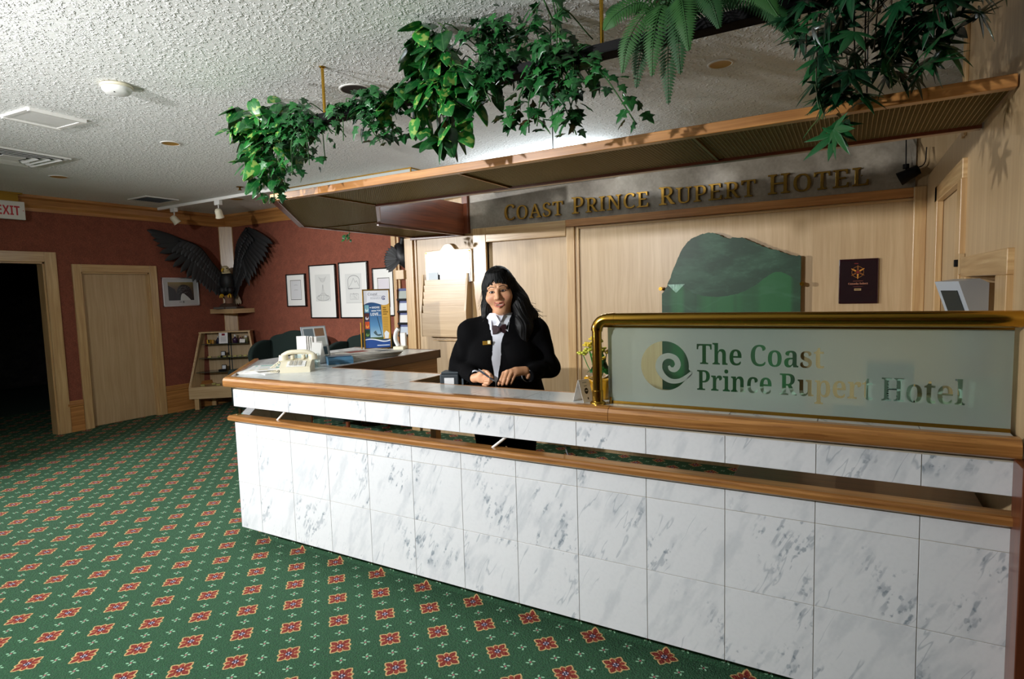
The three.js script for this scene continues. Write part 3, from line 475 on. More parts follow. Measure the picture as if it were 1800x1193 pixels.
const pf = (n, label, x0, x1, y0, y1) => frame('framed_drawing', label, 'picture', x1 - x0, y1 - y0, 0.016, 0.03, M.blackGloss, ctex(512, Math.round(512 * (y1 - y0) / (x1 - x0)), draw(n)), [(x0 + x1) / 2, (y0 + y1) / 2, ZB + 0.001], 0);
pf(0, 'small black framed print with a thin dark inner border, leftmost of the four', -6.24, -5.85, 1.44, 1.9);
pf(1, 'tall black framed drawing with arcs and an oval shape on white paper', -5.765, -5.255, 1.275, 2.005);
pf(2, 'tall black framed drawing of an arched window with a mountain peak', -5.195, -4.68, 1.275, 2.015);
pf(3, 'small framed print partly behind the poster sign and the corner shelf', -4.6, -4.24, 1.3, 1.915);
// corner shelf and the two mounted birds
{
  const t = thing('corner_shelf', 'thick maple corner shelf under the spread winged eagle', 'shelf', [0, 0, 0]);
  obj('board', box(XL, -7.0, 1.365, 1.432, ZB, -3.03, 0, 0.004), M.maple, t);
  const t2 = thing('corner_shelf', 'maple corner shelf carrying the second bird beside the poster sign', 'shelf', [0, 0, 0]);
  obj('board', profY([[-3.66, ZB], [-4.08, ZB], [-4.04, ZB + 0.12], [-3.78, ZC + 0.06], [-3.66, ZC + 0.06]], 1.745, 1.845), M.maple, t2);
}
const featherM = [flat(0x0f1013, 0.55), flat(0x17181c, 0.5), flat(0x222428, 0.5), flat(0x3a3a3a, 0.6)];
function featherGeo(l, w) {   // grows along +x, slightly cupped, with a rib
  const pos = [], idx = [], n = 7; for (let i = 0; i <= n; i++) { const t = i / n, ww = w * (0.35 + 0.65 * Math.sin(Math.PI * Math.min(1, 0.15 + t * 0.75))) * (t > 0.9 ? 0.6 : 1) * (i === n ? 0.15 : 1); for (const s of [-1, 0, 1]) pos.push(t * l, s * ww, (s ? -0.006 : 0.003) - 0.02 * t * t * l); }
  for (let i = 0; i < n; i++) for (let k = 0; k < 2; k++) { const a = i * 3 + k; idx.push(a, a + 3, a + 1, a + 1, a + 3, a + 4); }
  const g = new THREE.BufferGeometry(); g.setAttribute('position', new THREE.Float32BufferAttribute(pos, 3)); g.setIndex(idx); g.computeVertexNormals(); return clean(g);
}
for (const m of featherM) m.side = THREE.DoubleSide;
// wing: bone from shoulder s over wrist w to tip p; feathers hang towards dir
function wing(parent, s, w, p, q, nP, nS, fan, lp) {
  const bone = new THREE.CatmullRomCurve3([s, s.clone().lerp(w, 0.5), w, p]);
  obj('wing_arm', tube([s, s.clone().lerp(w, 0.5), w, p], 0.028, 18, 8), featherM[0], parent);
  const lay = (a, b, l0, l1, n, wd, dz, mi, f0, f1) => { for (let i = 0; i < n; i++) { const t = a + (b - a) * i / (n - 1), o = bone.getPoint(t), d = f0.clone().lerp(f1, i / (n - 1)).normalize(), l = l0 + (l1 - l0) * i / (n - 1);
    const g = featherGeo(l * rr(0.93, 1.05), wd), nrm = q.clone().normalize(), y = nrm.clone().cross(d).normalize(), z = d.clone().cross(y);
    g.applyMatrix4(new THREE.Matrix4().makeBasis(d, y, z).setPosition(o.x + nrm.x * dz * (1 + i * 0.05), o.y + nrm.y * dz, o.z + nrm.z * dz * (1 + i * 0.05))); obj('feather', g, featherM[mi ?? Math.floor(rnd() * 3)], parent); } };
  const tipDir = p.clone().sub(w).normalize(), down = V(0, -1, 0), inward = s.clone().sub(w).setY(0).normalize();
  lay(0.55, 1.0, lp, lp * 0.9, nP, 0.044, 0.0, 0, down.clone().addScaledVector(tipDir, 0.35), tipDir.clone().addScaledVector(down, fan));
  lay(0.04, 0.6, 0.36, 0.45, nS, 0.045, 0.006, 1, down.clone().addScaledVector(inward, 0.1), down.clone().addScaledVector(tipDir, 0.3));
  lay(0.06, 0.92, 0.2, 0.22, nP + nS - 4, 0.034, 0.018, undefined, down.clone(), down.clone().addScaledVector(tipDir, 0.75));
  lay(0.05, 0.9, 0.1, 0.12, nP + nS - 4, 0.028, 0.03, undefined, down.clone(), down.clone().addScaledVector(tipDir, 0.8));
}
function eagle(label, p, turn, full) {
  const t = thing('mounted_eagle', label, 'bird', p, turn);
  // base and perch
  const rk = new THREE.IcosahedronGeometry(0.15, 2), P = rk.attributes.position; for (let i = 0; i < P.count; i++) { const k = 1 + 0.16 * (pn(P.getX(i) * 22 + 9, P.getZ(i) * 22 + P.getY(i) * 30 + 9, 64, 64, 5) - 0.5); P.setXYZ(i, P.getX(i) * k, Math.max(0, P.getY(i) * 0.62 * k), P.getZ(i) * 0.8 * k); } rk.computeVertexNormals();
  obj('rock_base', rk, flat(0x4a3526, 0.9), t);
  obj('plinth', box(-0.17, 0.17, 0, 0.03, -0.12, 0.12, 0, 0.004), flat(0x55504a, 0.7), t);
  obj('perch', tube([[0, 0.05, 0], [0.01, 0.12, 0], [0, 0.2, 0.01]], 0.055, 10, 9), flat(0x7d5c48, 0.85), t);
  const body = lathe([[0, 0.2], [0.05, 0.22], [0.085, 0.29], [0.105, 0.36], [0.108, 0.42], [0.095, 0.48], [0.068, 0.52], [0.03, 0.54], [0, 0.545]], 20); body.scale(1, 1, 0.85); place(body, [0, 0.0, -0.03], 0, 0.08);
  obj('body', body, featherM[0], t);
  for (let k = 0; k < 26; k++) { const a = (k % 13 / 13 - 0.5) * 2.4, y = k < 13 ? 0.5 : 0.4, g = featherGeo(0.16, 0.026); place(g, [Math.sin(a) * 0.1, y, Math.cos(a) * 0.09 - 0.02], a - Math.PI / 2, 0, 0); const gg = featherGeo(0.15, 0.026); gg.applyMatrix4(new THREE.Matrix4().makeBasis(V(Math.sin(a) * 0.12, -0.97, Math.cos(a) * 0.05).normalize(), V(Math.cos(a), 0, -Math.sin(a)), V(Math.sin(a), 0.1, Math.cos(a))).setPosition(Math.sin(a) * 0.102, y, Math.cos(a) * 0.092 - 0.025)); obj('feather', gg, featherM[k % 3], t); }
  for (const s of [-1, 1]) {
    obj('leg', lathe([[0, 0.33], [0.05, 0.31], [0.046, 0.25], [0.024, 0.215], [0, 0.21]], 14).translate(s * 0.055, 0, 0.04), featherM[0], t);
    obj('foot', [tube([[s * 0.055, 0.24, 0.045], [s * 0.052, 0.215, 0.06], [s * 0.03, 0.185, 0.075]], 0.011, 8, 6), tube([[s * 0.055, 0.22, 0.05], [s * 0.075, 0.2, 0.075], [s * 0.08, 0.165, 0.08]], 0.01, 8, 6), tube([[s * 0.055, 0.22, 0.05], [s * 0.05, 0.2, 0.085], [s * 0.045, 0.165, 0.09]], 0.01, 8, 6)], flat(0xd3a520, 0.5), t);
  }
  for (let k = 0; k < 7; k++) { const g = featherGeo(0.24, 0.032); g.applyMatrix4(new THREE.Matrix4().makeBasis(V((k - 3) * 0.09, -0.95, -0.3).normalize(), V(1, 0, 0), V(0, -0.3, 0.95)).setPosition((k - 3) * 0.014, 0.28, -0.09)); obj('tail_feather', g, flat(0xb9a992, 0.7, { side: THREE.DoubleSide }), t); }
  const hd = new THREE.SphereGeometry(0.058, 22, 16); hd.scale(0.92, 1.0, 1.12); hd.translate(0, 0.575, 0.025);
  const nk = lathe([[0, 0.47], [0.074, 0.48], [0.07, 0.51], [0.058, 0.55], [0.04, 0.59], [0, 0.6]], 18);
  const head = obj('head', [hd, nk], flat(0xcdbd95, 0.8), t);
  const beak = tube([[0, 0.575, 0.07], [0, 0.577, 0.105], [0, 0.563, 0.122], [0, 0.538, 0.122]], 0.017, 12, 8); const bp = beak.attributes.position; for (let i = 0; i < bp.count; i++) { const y = bp.getY(i), z = bp.getZ(i), k = z > 0.1 ? Math.max(0.25, 1 - (0.577 - y) * 16) : 1; bp.setX(i, bp.getX(i) * k); } beak.computeVertexNormals();
  obj('beak', beak, flat(0xd8b23a, 0.35), head);
  for (const s of [-1, 1]) obj('eye', new THREE.SphereGeometry(0.009, 10, 8).translate(s * 0.042, 0.588, 0.066), M.blackGloss, head);
  if (full) full(t); return t;
}
eagle('mounted bald eagle with raised dark wings on the left corner shelf', [-7.235, 1.432, -3.13], R(30), (t) => {
  // wings given in world directions, turned back into the bird's frame
  const o = t.position, toL = (x, y, z) => V(x - o.x, y - o.y, z - o.z).applyAxisAngle(V(0, 1, 0), -t.rotation.y);
  const n = (x, z) => V(x, 0, z).applyAxisAngle(V(0, 1, 0), -t.rotation.y);
  wing(t, toL(-7.29, 1.9, -3.1), toL(-7.32, 2.31, -2.78), toL(-7.4, 2.42, -2.55), n(1, 0.25), 10, 11, 0.12, 0.44);
  wing(t, toL(-7.16, 1.9, -3.2), toL(-7.0, 2.38, -3.2), toL(-6.82, 2.58, -3.22), n(0.25, 1), 11, 11, 1.1, 0.56);
});
{
  const t = thing('mounted_bird', 'dark mounted bird with fanned tail feathers on the shelf beside the maple wall', 'bird', [-3.86, 1.845, -3.14], R(10));
  const body = lathe([[0, 0.02], [0.06, 0.04], [0.1, 0.12], [0.105, 0.2], [0.08, 0.28], [0.05, 0.34], [0, 0.36]], 18); place(body, [0.08, 0.02, 0], 0, 0, 0.5); obj('body', body, featherM[1], t);
  for (let k = 0; k < 11; k++) { const a = R(115 + k * 12), g = featherGeo(0.2, 0.03); g.applyMatrix4(new THREE.Matrix4().makeBasis(V(Math.cos(a), Math.sin(a) * 0.8, 0.25).normalize(), V(-Math.sin(a), Math.cos(a), 0), V(0, -0.2, 1))); g.translate(-0.02, 0.13, 0.06 + k * 0.003); obj('tail_feather', g, featherM[k % 3], t); }
  obj('head', new THREE.SphereGeometry(0.05, 16, 12).translate(0.0, 0.42, 0.02), featherM[0], t);
  obj('neck', tube([[-0.03, 0.3, 0], [-0.01, 0.36, 0.01], [0, 0.42, 0.02]], 0.035, 8, 8), featherM[0], t);
  obj('beak', place(new THREE.ConeGeometry(0.014, 0.06, 8), [-0.055, 0.415, 0.03], 0, 0, Math.PI / 2), M.darkGrey, t);
}
// glass fronted display case standing across the corner
{
  const t = thing('display_case', 'small maple display case with sloping glass front and glass shelves', 'display case', [-7.2, 0, -3.02], R(39));
  const wt = 0.34, wb = 0.47, y0 = 0.16, y1 = 0.33, y2 = 1.09, zt = 0.02, zb = 0.19, zk = -0.2;   // half widths, heights, depths
  const side = (s) => { const pts = [[s * wb, y1, zb], [s * wt, y2, zt], [s * wt, y2, zk + 0.05], [s * (wb - 0.12), y1, zk]]; const pos = [], q = (a) => pos.push(...a), inn = pts.map(([x, y, z]) => [x - s * 0.018, y, z]); for (const P of [pts, inn]) for (const k of [0, 1, 2, 0, 2, 3]) q(P[k]); for (let i = 0; i < 4; i++) { const a = pts[i], b = pts[(i + 1) % 4], c = inn[(i + 1) % 4], d = inn[i]; for (const v of [a, b, c, a, c, d]) q(v); } const g = new THREE.BufferGeometry(); g.setAttribute('position', new THREE.Float32BufferAttribute(pos, 3)); g.computeVertexNormals(); return uvm(g, 1); };
  const mm = M.maple.clone(); mm.side = THREE.DoubleSide;
  obj('side_panel', side(-1), mm, t); obj('side_panel', side(1), mm, t);
  obj('back_panel', profY([[-wt, zk + 0.02], [wt, zk + 0.02], [wt, zk + 0.035], [-wt, zk + 0.035]], y1, y2), M.panel, t);
  obj('top', profY([[-wt - 0.012, zt + 0.015], [wt + 0.012, zt + 0.015], [wt + 0.012, zk], [-wt - 0.012, zk]], y2, y2 + 0.018, 0), M.maple, t);
  obj('front_edge', [rod(V(-wb, y1, zb), V(-wt, y2, zt), 0.011), rod(V(wb, y1, zb), V(wt, y2, zt), 0.011)], M.mapleTrim, t);
  obj('plinth', profY([[-wb - 0.01, zb + 0.01], [wb + 0.01, zb + 0.01], [wb - 0.1, zk], [-wb + 0.1, zk]], y0, y1, 0), M.maple, t);
  for (const [x, z] of [[-wb + 0.08, zb - 0.04], [wb - 0.08, zb - 0.04], [-0.26, zk + 0.04], [0.26, zk + 0.04]]) obj('leg', box(x - 0.03, x + 0.03, 0, y0, z - 0.03, z + 0.03, 1), M.mapleTrim, t);
  const gl = phy({ color: 0xdde8df, roughness: 0.04, transmission: 1, thickness: 0 });
  const lv = [[0.93, 0.355, 0.05], [0.73, 0.385, 0.09], [0.53, 0.42, 0.13]];
  for (const [y, w, z] of lv) obj('shelf', [box(-w + 0.03, w - 0.03, y - 0.006, y, zk + 0.04, z)], phy({ color: 0x54605a, roughness: 0.1, transmission: 0.3, thickness: 0 }), t);
  obj('shelf_standard', [box(-0.02, -0.008, y1, y2, zk + 0.036, zk + 0.046), box(0.015, 0.027, y1, y2, zk + 0.036, zk + 0.046)], M.darkGrey, t);
  const at = (x, y, z) => [-7.2 + x * Math.cos(R(39)) + z * Math.sin(R(39)), y, -3.02 - x * Math.sin(R(39)) + z * Math.cos(R(39))];
  const small = (name, label, cat, g, m, x, y, z, group) => { const s = thing(name, label, cat, at(x, y, z), R(39), group); for (const [n, gg, mm2] of g) obj(n, gg, mm2 || m, s); return s; };
  const bg = (w, h, d) => box(-w / 2, w / 2, 0, h, -d / 2, d / 2, 0, 0.003);
  small('notice_card', 'white notice card with a small red picture in the display case', 'card', [['sheet', place(new THREE.BoxGeometry(0.12, 0.155, 0.003), [0, 0.078, 0], 0, -0.12)]], std({ map: ctex(120, 160, (g, w, h) => { g.fillStyle = '#efeef0'; g.fillRect(0, 0, w, h); g.fillStyle = '#8a2234'; g.fillRect(38, 12, 44, 30); g.fillStyle = '#9a9aa6'; for (let k = 0; k < 8; k++) g.fillRect(24, 60 + k * 10, 72, 3); }) }), -0.02, 0.932, 0.03);
  small('notice_card', 'small tilted white card at the right of the top glass shelf', 'card', [['sheet', place(new THREE.BoxGeometry(0.075, 0.055, 0.003), [0, 0.028, 0], 0, -0.4)]], M.paper, 0.235, 0.932, 0.02);
  small('gift_box', 'yellow and black gift box on the top glass shelf', 'box', [['carton', bg(0.05, 0.06, 0.04), flat(0xd9a81e, 0.5)], ['label', box(-0.005, 0.016, 0.01, 0.06, 0.0203, 0.0215), M.black]], M.black, -0.235, 0.932, -0.02);
  small('gift_box', 'amber gift box next to the yellow one in the display case', 'box', [['carton', bg(0.035, 0.055, 0.03), flat(0xb88420, 0.5)]], M.black, -0.185, 0.932, -0.03);
  small('perfume_bottle', 'dark blue bottle behind the white notice card', 'bottle', [['flask', lathe([[0, 0], [0.025, 0], [0.027, 0.05], [0.012, 0.07], [0.012, 0.085], [0, 0.085]]), flat(0x22263f, 0.2)], ['cap', cyl(0.013, 0.013, 0.02, [0, 0.095, 0]), M.silver]], M.black, -0.12, 0.932, -0.05);
  small('perfume_bottle', 'purple bottle with pale cap on the top glass shelf', 'bottle', [['flask', lathe([[0, 0], [0.036, 0], [0.038, 0.06], [0.014, 0.075], [0.014, 0.09], [0, 0.09]]), flat(0x3a2340, 0.2)], ['cap', cyl(0.014, 0.014, 0.03, [0, 0.105, 0]), M.white]], M.black, 0.12, 0.932, -0.04);
  small('perfume_bottle', 'crimson bottle between the purple and the clear ones', 'bottle', [['flask', lathe([[0, 0], [0.022, 0], [0.022, 0.06], [0.01, 0.075], [0, 0.078]]), flat(0x5b1b2b, 0.2)], ['cap', cyl(0.011, 0.011, 0.02, [0, 0.088, 0]), flat(0xc59c70, 0.3)]], M.black, 0.19, 0.932, -0.06);
  small('perfume_bottle', 'pale bottle at the right end of the top glass shelf', 'bottle', [['flask', lathe([[0, 0], [0.03, 0], [0.03, 0.05], [0.012, 0.065], [0, 0.068]]), flat(0x7f8056, 0.2)], ['cap', cyl(0.018, 0.018, 0.03, [0, 0.085, 0]), M.white]], M.black, 0.265, 0.932, -0.06);
  const jewel = (label, x, y) => small('jewellery_box', label, 'box', [['base', box(-0.05, 0.05, 0, 0.022, -0.03, 0.03, 0, 0.004), M.black], ['lid', place(box(-0.032, 0.032, 0, 0.07, -0.008, 0.008, 0, 0.003), [0.015, 0.015, -0.025], 0, -0.2), M.black], ['lining', place(box(-0.024, 0.024, 0.008, 0.06, 0.0085, 0.0115), [0.015, 0.015, -0.025], 0, -0.2), flat(0xdfe3ea, 0.6)]], M.black, x, y, 0.03);
  jewel('open black jewellery box with white lining on the middle glass shelf', -0.06, 0.732); jewel('open black jewellery box with white lining on the lowest glass shelf', -0.06, 0.532);
  for (let k = 0; k < 7; k++) small('trinket', ['leftmost trinket of the row on the middle glass shelf', 'first trinket right of the open box on the middle shelf', 'second trinket right of the open box on the middle shelf', 'third trinket right of the open box on the middle shelf', 'third trinket from the right end of the middle shelf', 'second trinket from the right end of the middle shelf', 'rightmost trinket of the row on the middle glass shelf'][k], 'trinket', [['body', bg(0.045, 0.022, 0.03)]], flat(k % 2 ? 0x9a9a5a : 0xb9ae62, 0.5), -0.22 + k * 0.072 + (k > 0 ? 0.06 : 0), 0.732, 0.045, 'trinkets on the middle glass shelf');
  for (let k = 0; k < 3; k++) small('trinket', ['leftmost yellowish trinket on the floor of the display case', 'middle yellowish trinket set back on the display case floor', 'rightmost yellowish trinket on the floor of the display case'][k], 'trinket', [['body', bg(0.055, 0.024, 0.03)]], flat(0xaea65e, 0.5), [-0.32, -0.2, -0.1][k], 0.331, [0.1, 0.0, 0.12][k], 'trinkets on the case floor');
}
// green wing chairs
function wingChair(label, p, turn) {
  const t = thing('wing_chair', label, 'chair', p, turn), g = flat(0x0c1f1b, 0.95, { bumpMap: pileBump, bumpScale: 0.002 });
  const back = new THREE.Shape(); back.moveTo(-0.4, 0.4); back.lineTo(-0.42, 0.96); back.bezierCurveTo(-0.4, 1.04, -0.3, 1.03, -0.2, 1.05); back.bezierCurveTo(-0.08, 1.11, 0.08, 1.11, 0.2, 1.05); back.bezierCurveTo(0.3, 1.03, 0.4, 1.04, 0.42, 0.96); back.lineTo(0.4, 0.4); back.closePath();
  obj('backrest', place(extr(back, 0.1, 0.03), [0, 0, -0.36], 0, -0.1), g, t);
  for (const s of [-1, 1]) {
    const w = new THREE.Shape(); w.moveTo(0, 0.55); w.bezierCurveTo(0.1, 0.6, 0.27, 0.62, 0.28, 0.8); w.bezierCurveTo(0.27, 0.95, 0.1, 1.0, 0, 0.98); w.closePath();
    obj('wing', place(extr(w, 0.05, 0.02), [s > 0 ? 0.4 : -0.4, 0, -0.3], -Math.PI / 2 + s * 0.12), g, t);
    obj('armrest', [box(s * 0.36, s * 0.47, 0.2, 0.6, -0.34, 0.32, 2, 0.035), cyl(0.065, 0.065, 0.66, [0, 0, 0], 18).rotateX(Math.PI / 2).translate(s * 0.425, 0.61, -0.01)], g, t);
    for (const z of [-0.3, 0.28]) obj('leg', cyl(0.024, 0.016, 0.17, [s * 0.36, 0.085, z], 10), M.cherry, t);
  }
  obj('seat', box(-0.36, 0.36, 0.17, 0.33, -0.33, 0.34, 0, 0.03), g, t);
  obj('seat_cushion', box(-0.35, 0.35, 0.33, 0.47, -0.28, 0.37, 0, 0.05), g, t);
}
wingChair('dark green wing chair next to the display case, against the red wall', [-5.75, 0, -2.72], R(6));
wingChair('dark green wing chair behind the poster sign on the counter return', [-4.45, 0, -2.7], R(-8));
// ---------- on the maple wall ----------
{
  const bronze = std({ color: 0x9a7838, metalness: 1, roughness: 0.24 });
  const t = thing('letter_sign', 'raised brass serif letters spelling the hotel name on the stone band', 'sign', [0, 0, ZC + 0.02]);
  // capitals: big initials, smaller following letters
  const str = 'COAST PRINCE RUPERT HOTEL', big = 0.152, small = 0.132, adv = [];
  const fd = fontR.data, wOf = (c, s) => fd.glyphs[c].ha * s / fd.resolution;
  let x = 0; const items = [];
  str.split(' ').forEach((w, wi) => { if (wi) x += 0.07; w.split('').forEach((c, i) => { const s = (i ? small : big); items.push([c, s, x]); x += wOf(c, s) + 0.008; }); });
  const W = x, x0 = -2.335, x1 = 0.835, k = (x1 - x0) / W;
  for (const [c, s, lx] of items) { const g = new TextGeometry(c, { font: fontR, size: s, depth: 0.016, curveSegments: 6, bevelEnabled: true, bevelSize: 0.002, bevelThickness: 0.002, bevelSegments: 1 }); g.scale(k, 1, 1); g.translate(x0 + lx * k, 2.285, 0.012); obj('letter', g, bronze, t); }
  obj('stand_off', [cyl(0.004, 0.004, 0.014, [0, 0, 0]).rotateX(Math.PI / 2).translate(x0 + 0.05, 2.36, 0.006), cyl(0.004, 0.004, 0.014, [0, 0, 0]).rotateX(Math.PI / 2).translate(x1 - 0.06, 2.36, 0.006)], M.brassDull, t);
}
{
  const t = thing('brochure_rack', 'maple wall rack with six stepped pockets', 'rack', [-3.085, 0, ZC + 0.004]);
  obj('back_board', box(-0.29, 0.29, 1.1, 1.68, 0, 0.015, 1), M.maple, t);
  for (const q of [-1, 1]) obj('side_panel', profX([[0.0, 1.1], [0.125, 1.1], [0.125, 1.38], [0.062, 1.78], [0.05, 1.78], [0.05, 1.68], [0.0, 1.68]], q * 0.295 - 0.011, q * 0.295 + 0.011, 1), M.maple, t);
  const front = [[1.13, 1.36, 0.122], [1.36, 1.44, 0.108], [1.44, 1.515, 0.096], [1.515, 1.59, 0.084], [1.59, 1.66, 0.072], [1.66, 1.72, 0.06]];
  for (const [a, b, d] of front) obj('pocket_front', box(-0.283, 0.283, a - 0.02, b, d - 0.01, d, 0, 0.002), M.maple, t);
  obj('bottom', box(-0.283, 0.283, 1.1, 1.115, 0, 0.12), M.maple, t);
  obj('rest_strip', box(-0.2, 0.26, 1.05, 1.063, 0, 0.05, 0, 0.003), M.mapleTrim, t);
  obj('side_trim', box(0.33, 0.375, 1.1, 1.78, 0, 0.02, 1, 0.004), M.mapleTrim, t);
}
{
  const t = thing('clip_board', 'large white notice board with rounded hump on top above the brochure rack', 'notice board', [-3.05, 0, ZC + 0.002]);
  const s = new THREE.Shape(); s.moveTo(-0.31, 1.69); s.lineTo(-0.31, 2.0); s.quadraticCurveTo(-0.31, 2.03, -0.28, 2.03); s.lineTo(-0.1, 2.035); s.bezierCurveTo(-0.07, 2.045, -0.07, 2.1, 0, 2.1); s.bezierCurveTo(0.07, 2.1, 0.07, 2.045, 0.1, 2.035); s.lineTo(0.28, 2.03); s.quadraticCurveTo(0.31, 2.03, 0.31, 2.0); s.lineTo(0.31, 1.69); s.closePath();
  obj('board', extr(s, 0.04, 0.004), M.maple, t);
  const pt = ctex(1024, 600, (g, w, h) => { g.fillStyle = '#f2f2f4'; g.fillRect(0, 0, w, h); g.fillStyle = '#6a6a70'; g.font = '56px serif'; g.fillText('A', 330, 190); g.fillRect(300, 205, 110, 4); g.font = '60px serif'; g.fillText('TOW', 290, 285); g.strokeStyle = '#c4c4ca'; g.lineWidth = 4; for (let k = 0; k < 8; k++) { g.beginPath(); g.moveTo(240 + k * 70, 330); g.bezierCurveTo(300 + k * 30, 380, 350 + k * 50, 470, 300 + k * 60, 590); g.stroke(); } g.strokeStyle = '#d6d6dc'; g.beginPath(); g.moveTo(420, 300); g.lineTo(420, 590); g.stroke(); });
  const pm = phy({ map: pt, roughness: 0.3, clearcoat: 1, clearcoatRoughness: 0.22 });
  obj('sheet', uvFlat(new THREE.BoxGeometry(0.585, 0.33, 0.004).translate(0, 1.85, 0.047)), pm, t);
  for (const x of [-0.285, 0.285]) obj('screw', cyl(0.008, 0.008, 0.006, [0, 0, 0], 12).rotateX(Math.PI / 2).translate(x, 2.01, 0.05), M.brassDull, t);
  const c = thing('leaflet', 'small pale leaflet standing in the top pocket of the brochure rack', 'leaflet', [-3.31, 1.69, ZC + 0.056]); obj('sheet', box(0.0, 0.13, 0, 0.11, -0.002, 0.002), flat(0xd9e2e8, 0.6), c); obj('spine', box(0.135, 0.15, 0, 0.085, -0.004, 0.004), M.black, c);
}
function uvFlat(g) { return g; }
{
  const t = thing('wall_plate', 'grey metal plate on the maple wall beside the woman', 'plate', [-2.86, 1.02, ZC]);
  obj('plate', box(-0.1, 0.1, -0.12, 0.12, 0, 0.012, 0, 0.003), flat(0x6f757b, 0.4), t);
  obj('screw', [cyl(0.006, 0.006, 0.005, [0, 0, 0], 10).rotateX(Math.PI / 2).translate(0, 0.1, 0.013), cyl(0.006, 0.006, 0.005, [0, 0, 0], 10).rotateX(Math.PI / 2).translate(0, -0.1, 0.013)], M.silver, t);
}
{
  // mountain shaped slab of green glass on stand-off bolts
  const t = thing('glass_mountain', 'green glass slab with jagged mountain outline mounted on the maple wall', 'glass art', [0, 0, ZC]);
  const px = (x, y) => [-0.725 + (x - 255) / (1630 - 255) * 1.1, 1.2 + 0 * y + (1.783 - 1.2) - (y - 330) / 1012 * 0.98];
  const top = [[255, 610], [300, 560], [345, 480], [372, 410], [405, 350], [430, 300], [455, 255], [490, 205], [530, 165], [575, 132], [640, 112], [690, 96], [760, 90], [820, 102], [870, 120], [905, 142], [950, 152], [1005, 146], [1085, 150], [1140, 176], [1200, 198], [1260, 225], [1330, 252], [1420, 276], [1480, 300], [1560, 322], [1630, 332]];
  const pts = []; for (let i = 0; i < top.length - 1; i++) for (let k = 0; k < 4; k++) { const a = top[i], b = top[i + 1], f = k / 4; pts.push(px(a[0] + (b[0] - a[0]) * f + (k ? rr(-4, 4) : 0), a[1] + (b[1] - a[1]) * f + (k ? rr(-5, 5) : 0))); } pts.push(px(...top[top.length - 1]));
  const y0 = 0.66, poly = [...pts, [0.375, y0], [-0.725, y0]];
  const ridge = (u) => 0.36 + 0.1 * Math.exp(-Math.pow((u - 0.14) / 0.09, 2)) + 0.2 * Math.exp(-Math.pow((u - 0.85) / 0.16, 2)) - 0.03 * Math.exp(-Math.pow((u - 0.42) / 0.15, 2));
  const gt = dtex(1024, 1024, (u, v) => {   // sandblasted clouds above a polished ridge line
    const n = fb(u, v, 5, 9, 5, 131), f = fb(u, v, 34, 60, 3, 132), r = ridge(u) + 0.014 * (fb(u, v, 40, 4, 3, 133) - 0.5), above = v > r;
    const band = fb(u, 0.3, 9, 1, 3, 134);
    let c = mix([20, 92, 42], [12, 58, 28], ss(0.35, 0.65, band));
    if (above) { const cl = ss(0.38, 0.75, n) * 0.8 + 0.25 * ss(0.5, 0.75, f); c = mix([15, 54, 31], [56, 94, 70], Math.min(1, cl * 0.8)); }
    else { const fold = ss(0.02, 0.0, Math.abs(v - (r - 0.1 - 0.1 * Math.sin(u * 9)))) * 0.2; c = mix(c, [70, 110, 84], fold + 0.3 * ss(0.5, 0.75, n)); }
    // small white fan-shaped snow cap
    const dx = u - 0.112, dy = v - 0.385; if (dy > 0 && dy < 0.085 && Math.abs(dx) < dy * 0.75 + 0.004) c = mix(c, [170, 206, 190], 0.6 + 0.4 * fb(u, v, 200, 30, 1, 135));
    return c;
  }, true);
  gt.wrapS = gt.wrapT = THREE.ClampToEdgeWrapping;
  const g = extr(poly, 0.016, 0.0015), P = g.attributes.position, uv = g.attributes.uv; for (let i = 0; i < P.count; i++) uv.setXY(i, (P.getX(i) + 0.725) / 1.1, (P.getY(i) - 1.2) / 0.83); g.translate(0, 0, 0.045);
  obj('slab', g, phy({ map: gt, roughness: 0.55, clearcoat: 0.12, clearcoatRoughness: 0.3 }), t);
  for (const [x, y] of [[-0.735, 1.555], [0.385, 1.565], [-0.74, 0.9], [0.39, 0.9]]) obj('bolt', [cyl(0.016, 0.016, 0.078, [0, 0, 0], 16).rotateX(Math.PI / 2).translate(x, y, 0.039)], M.brass, t);
}
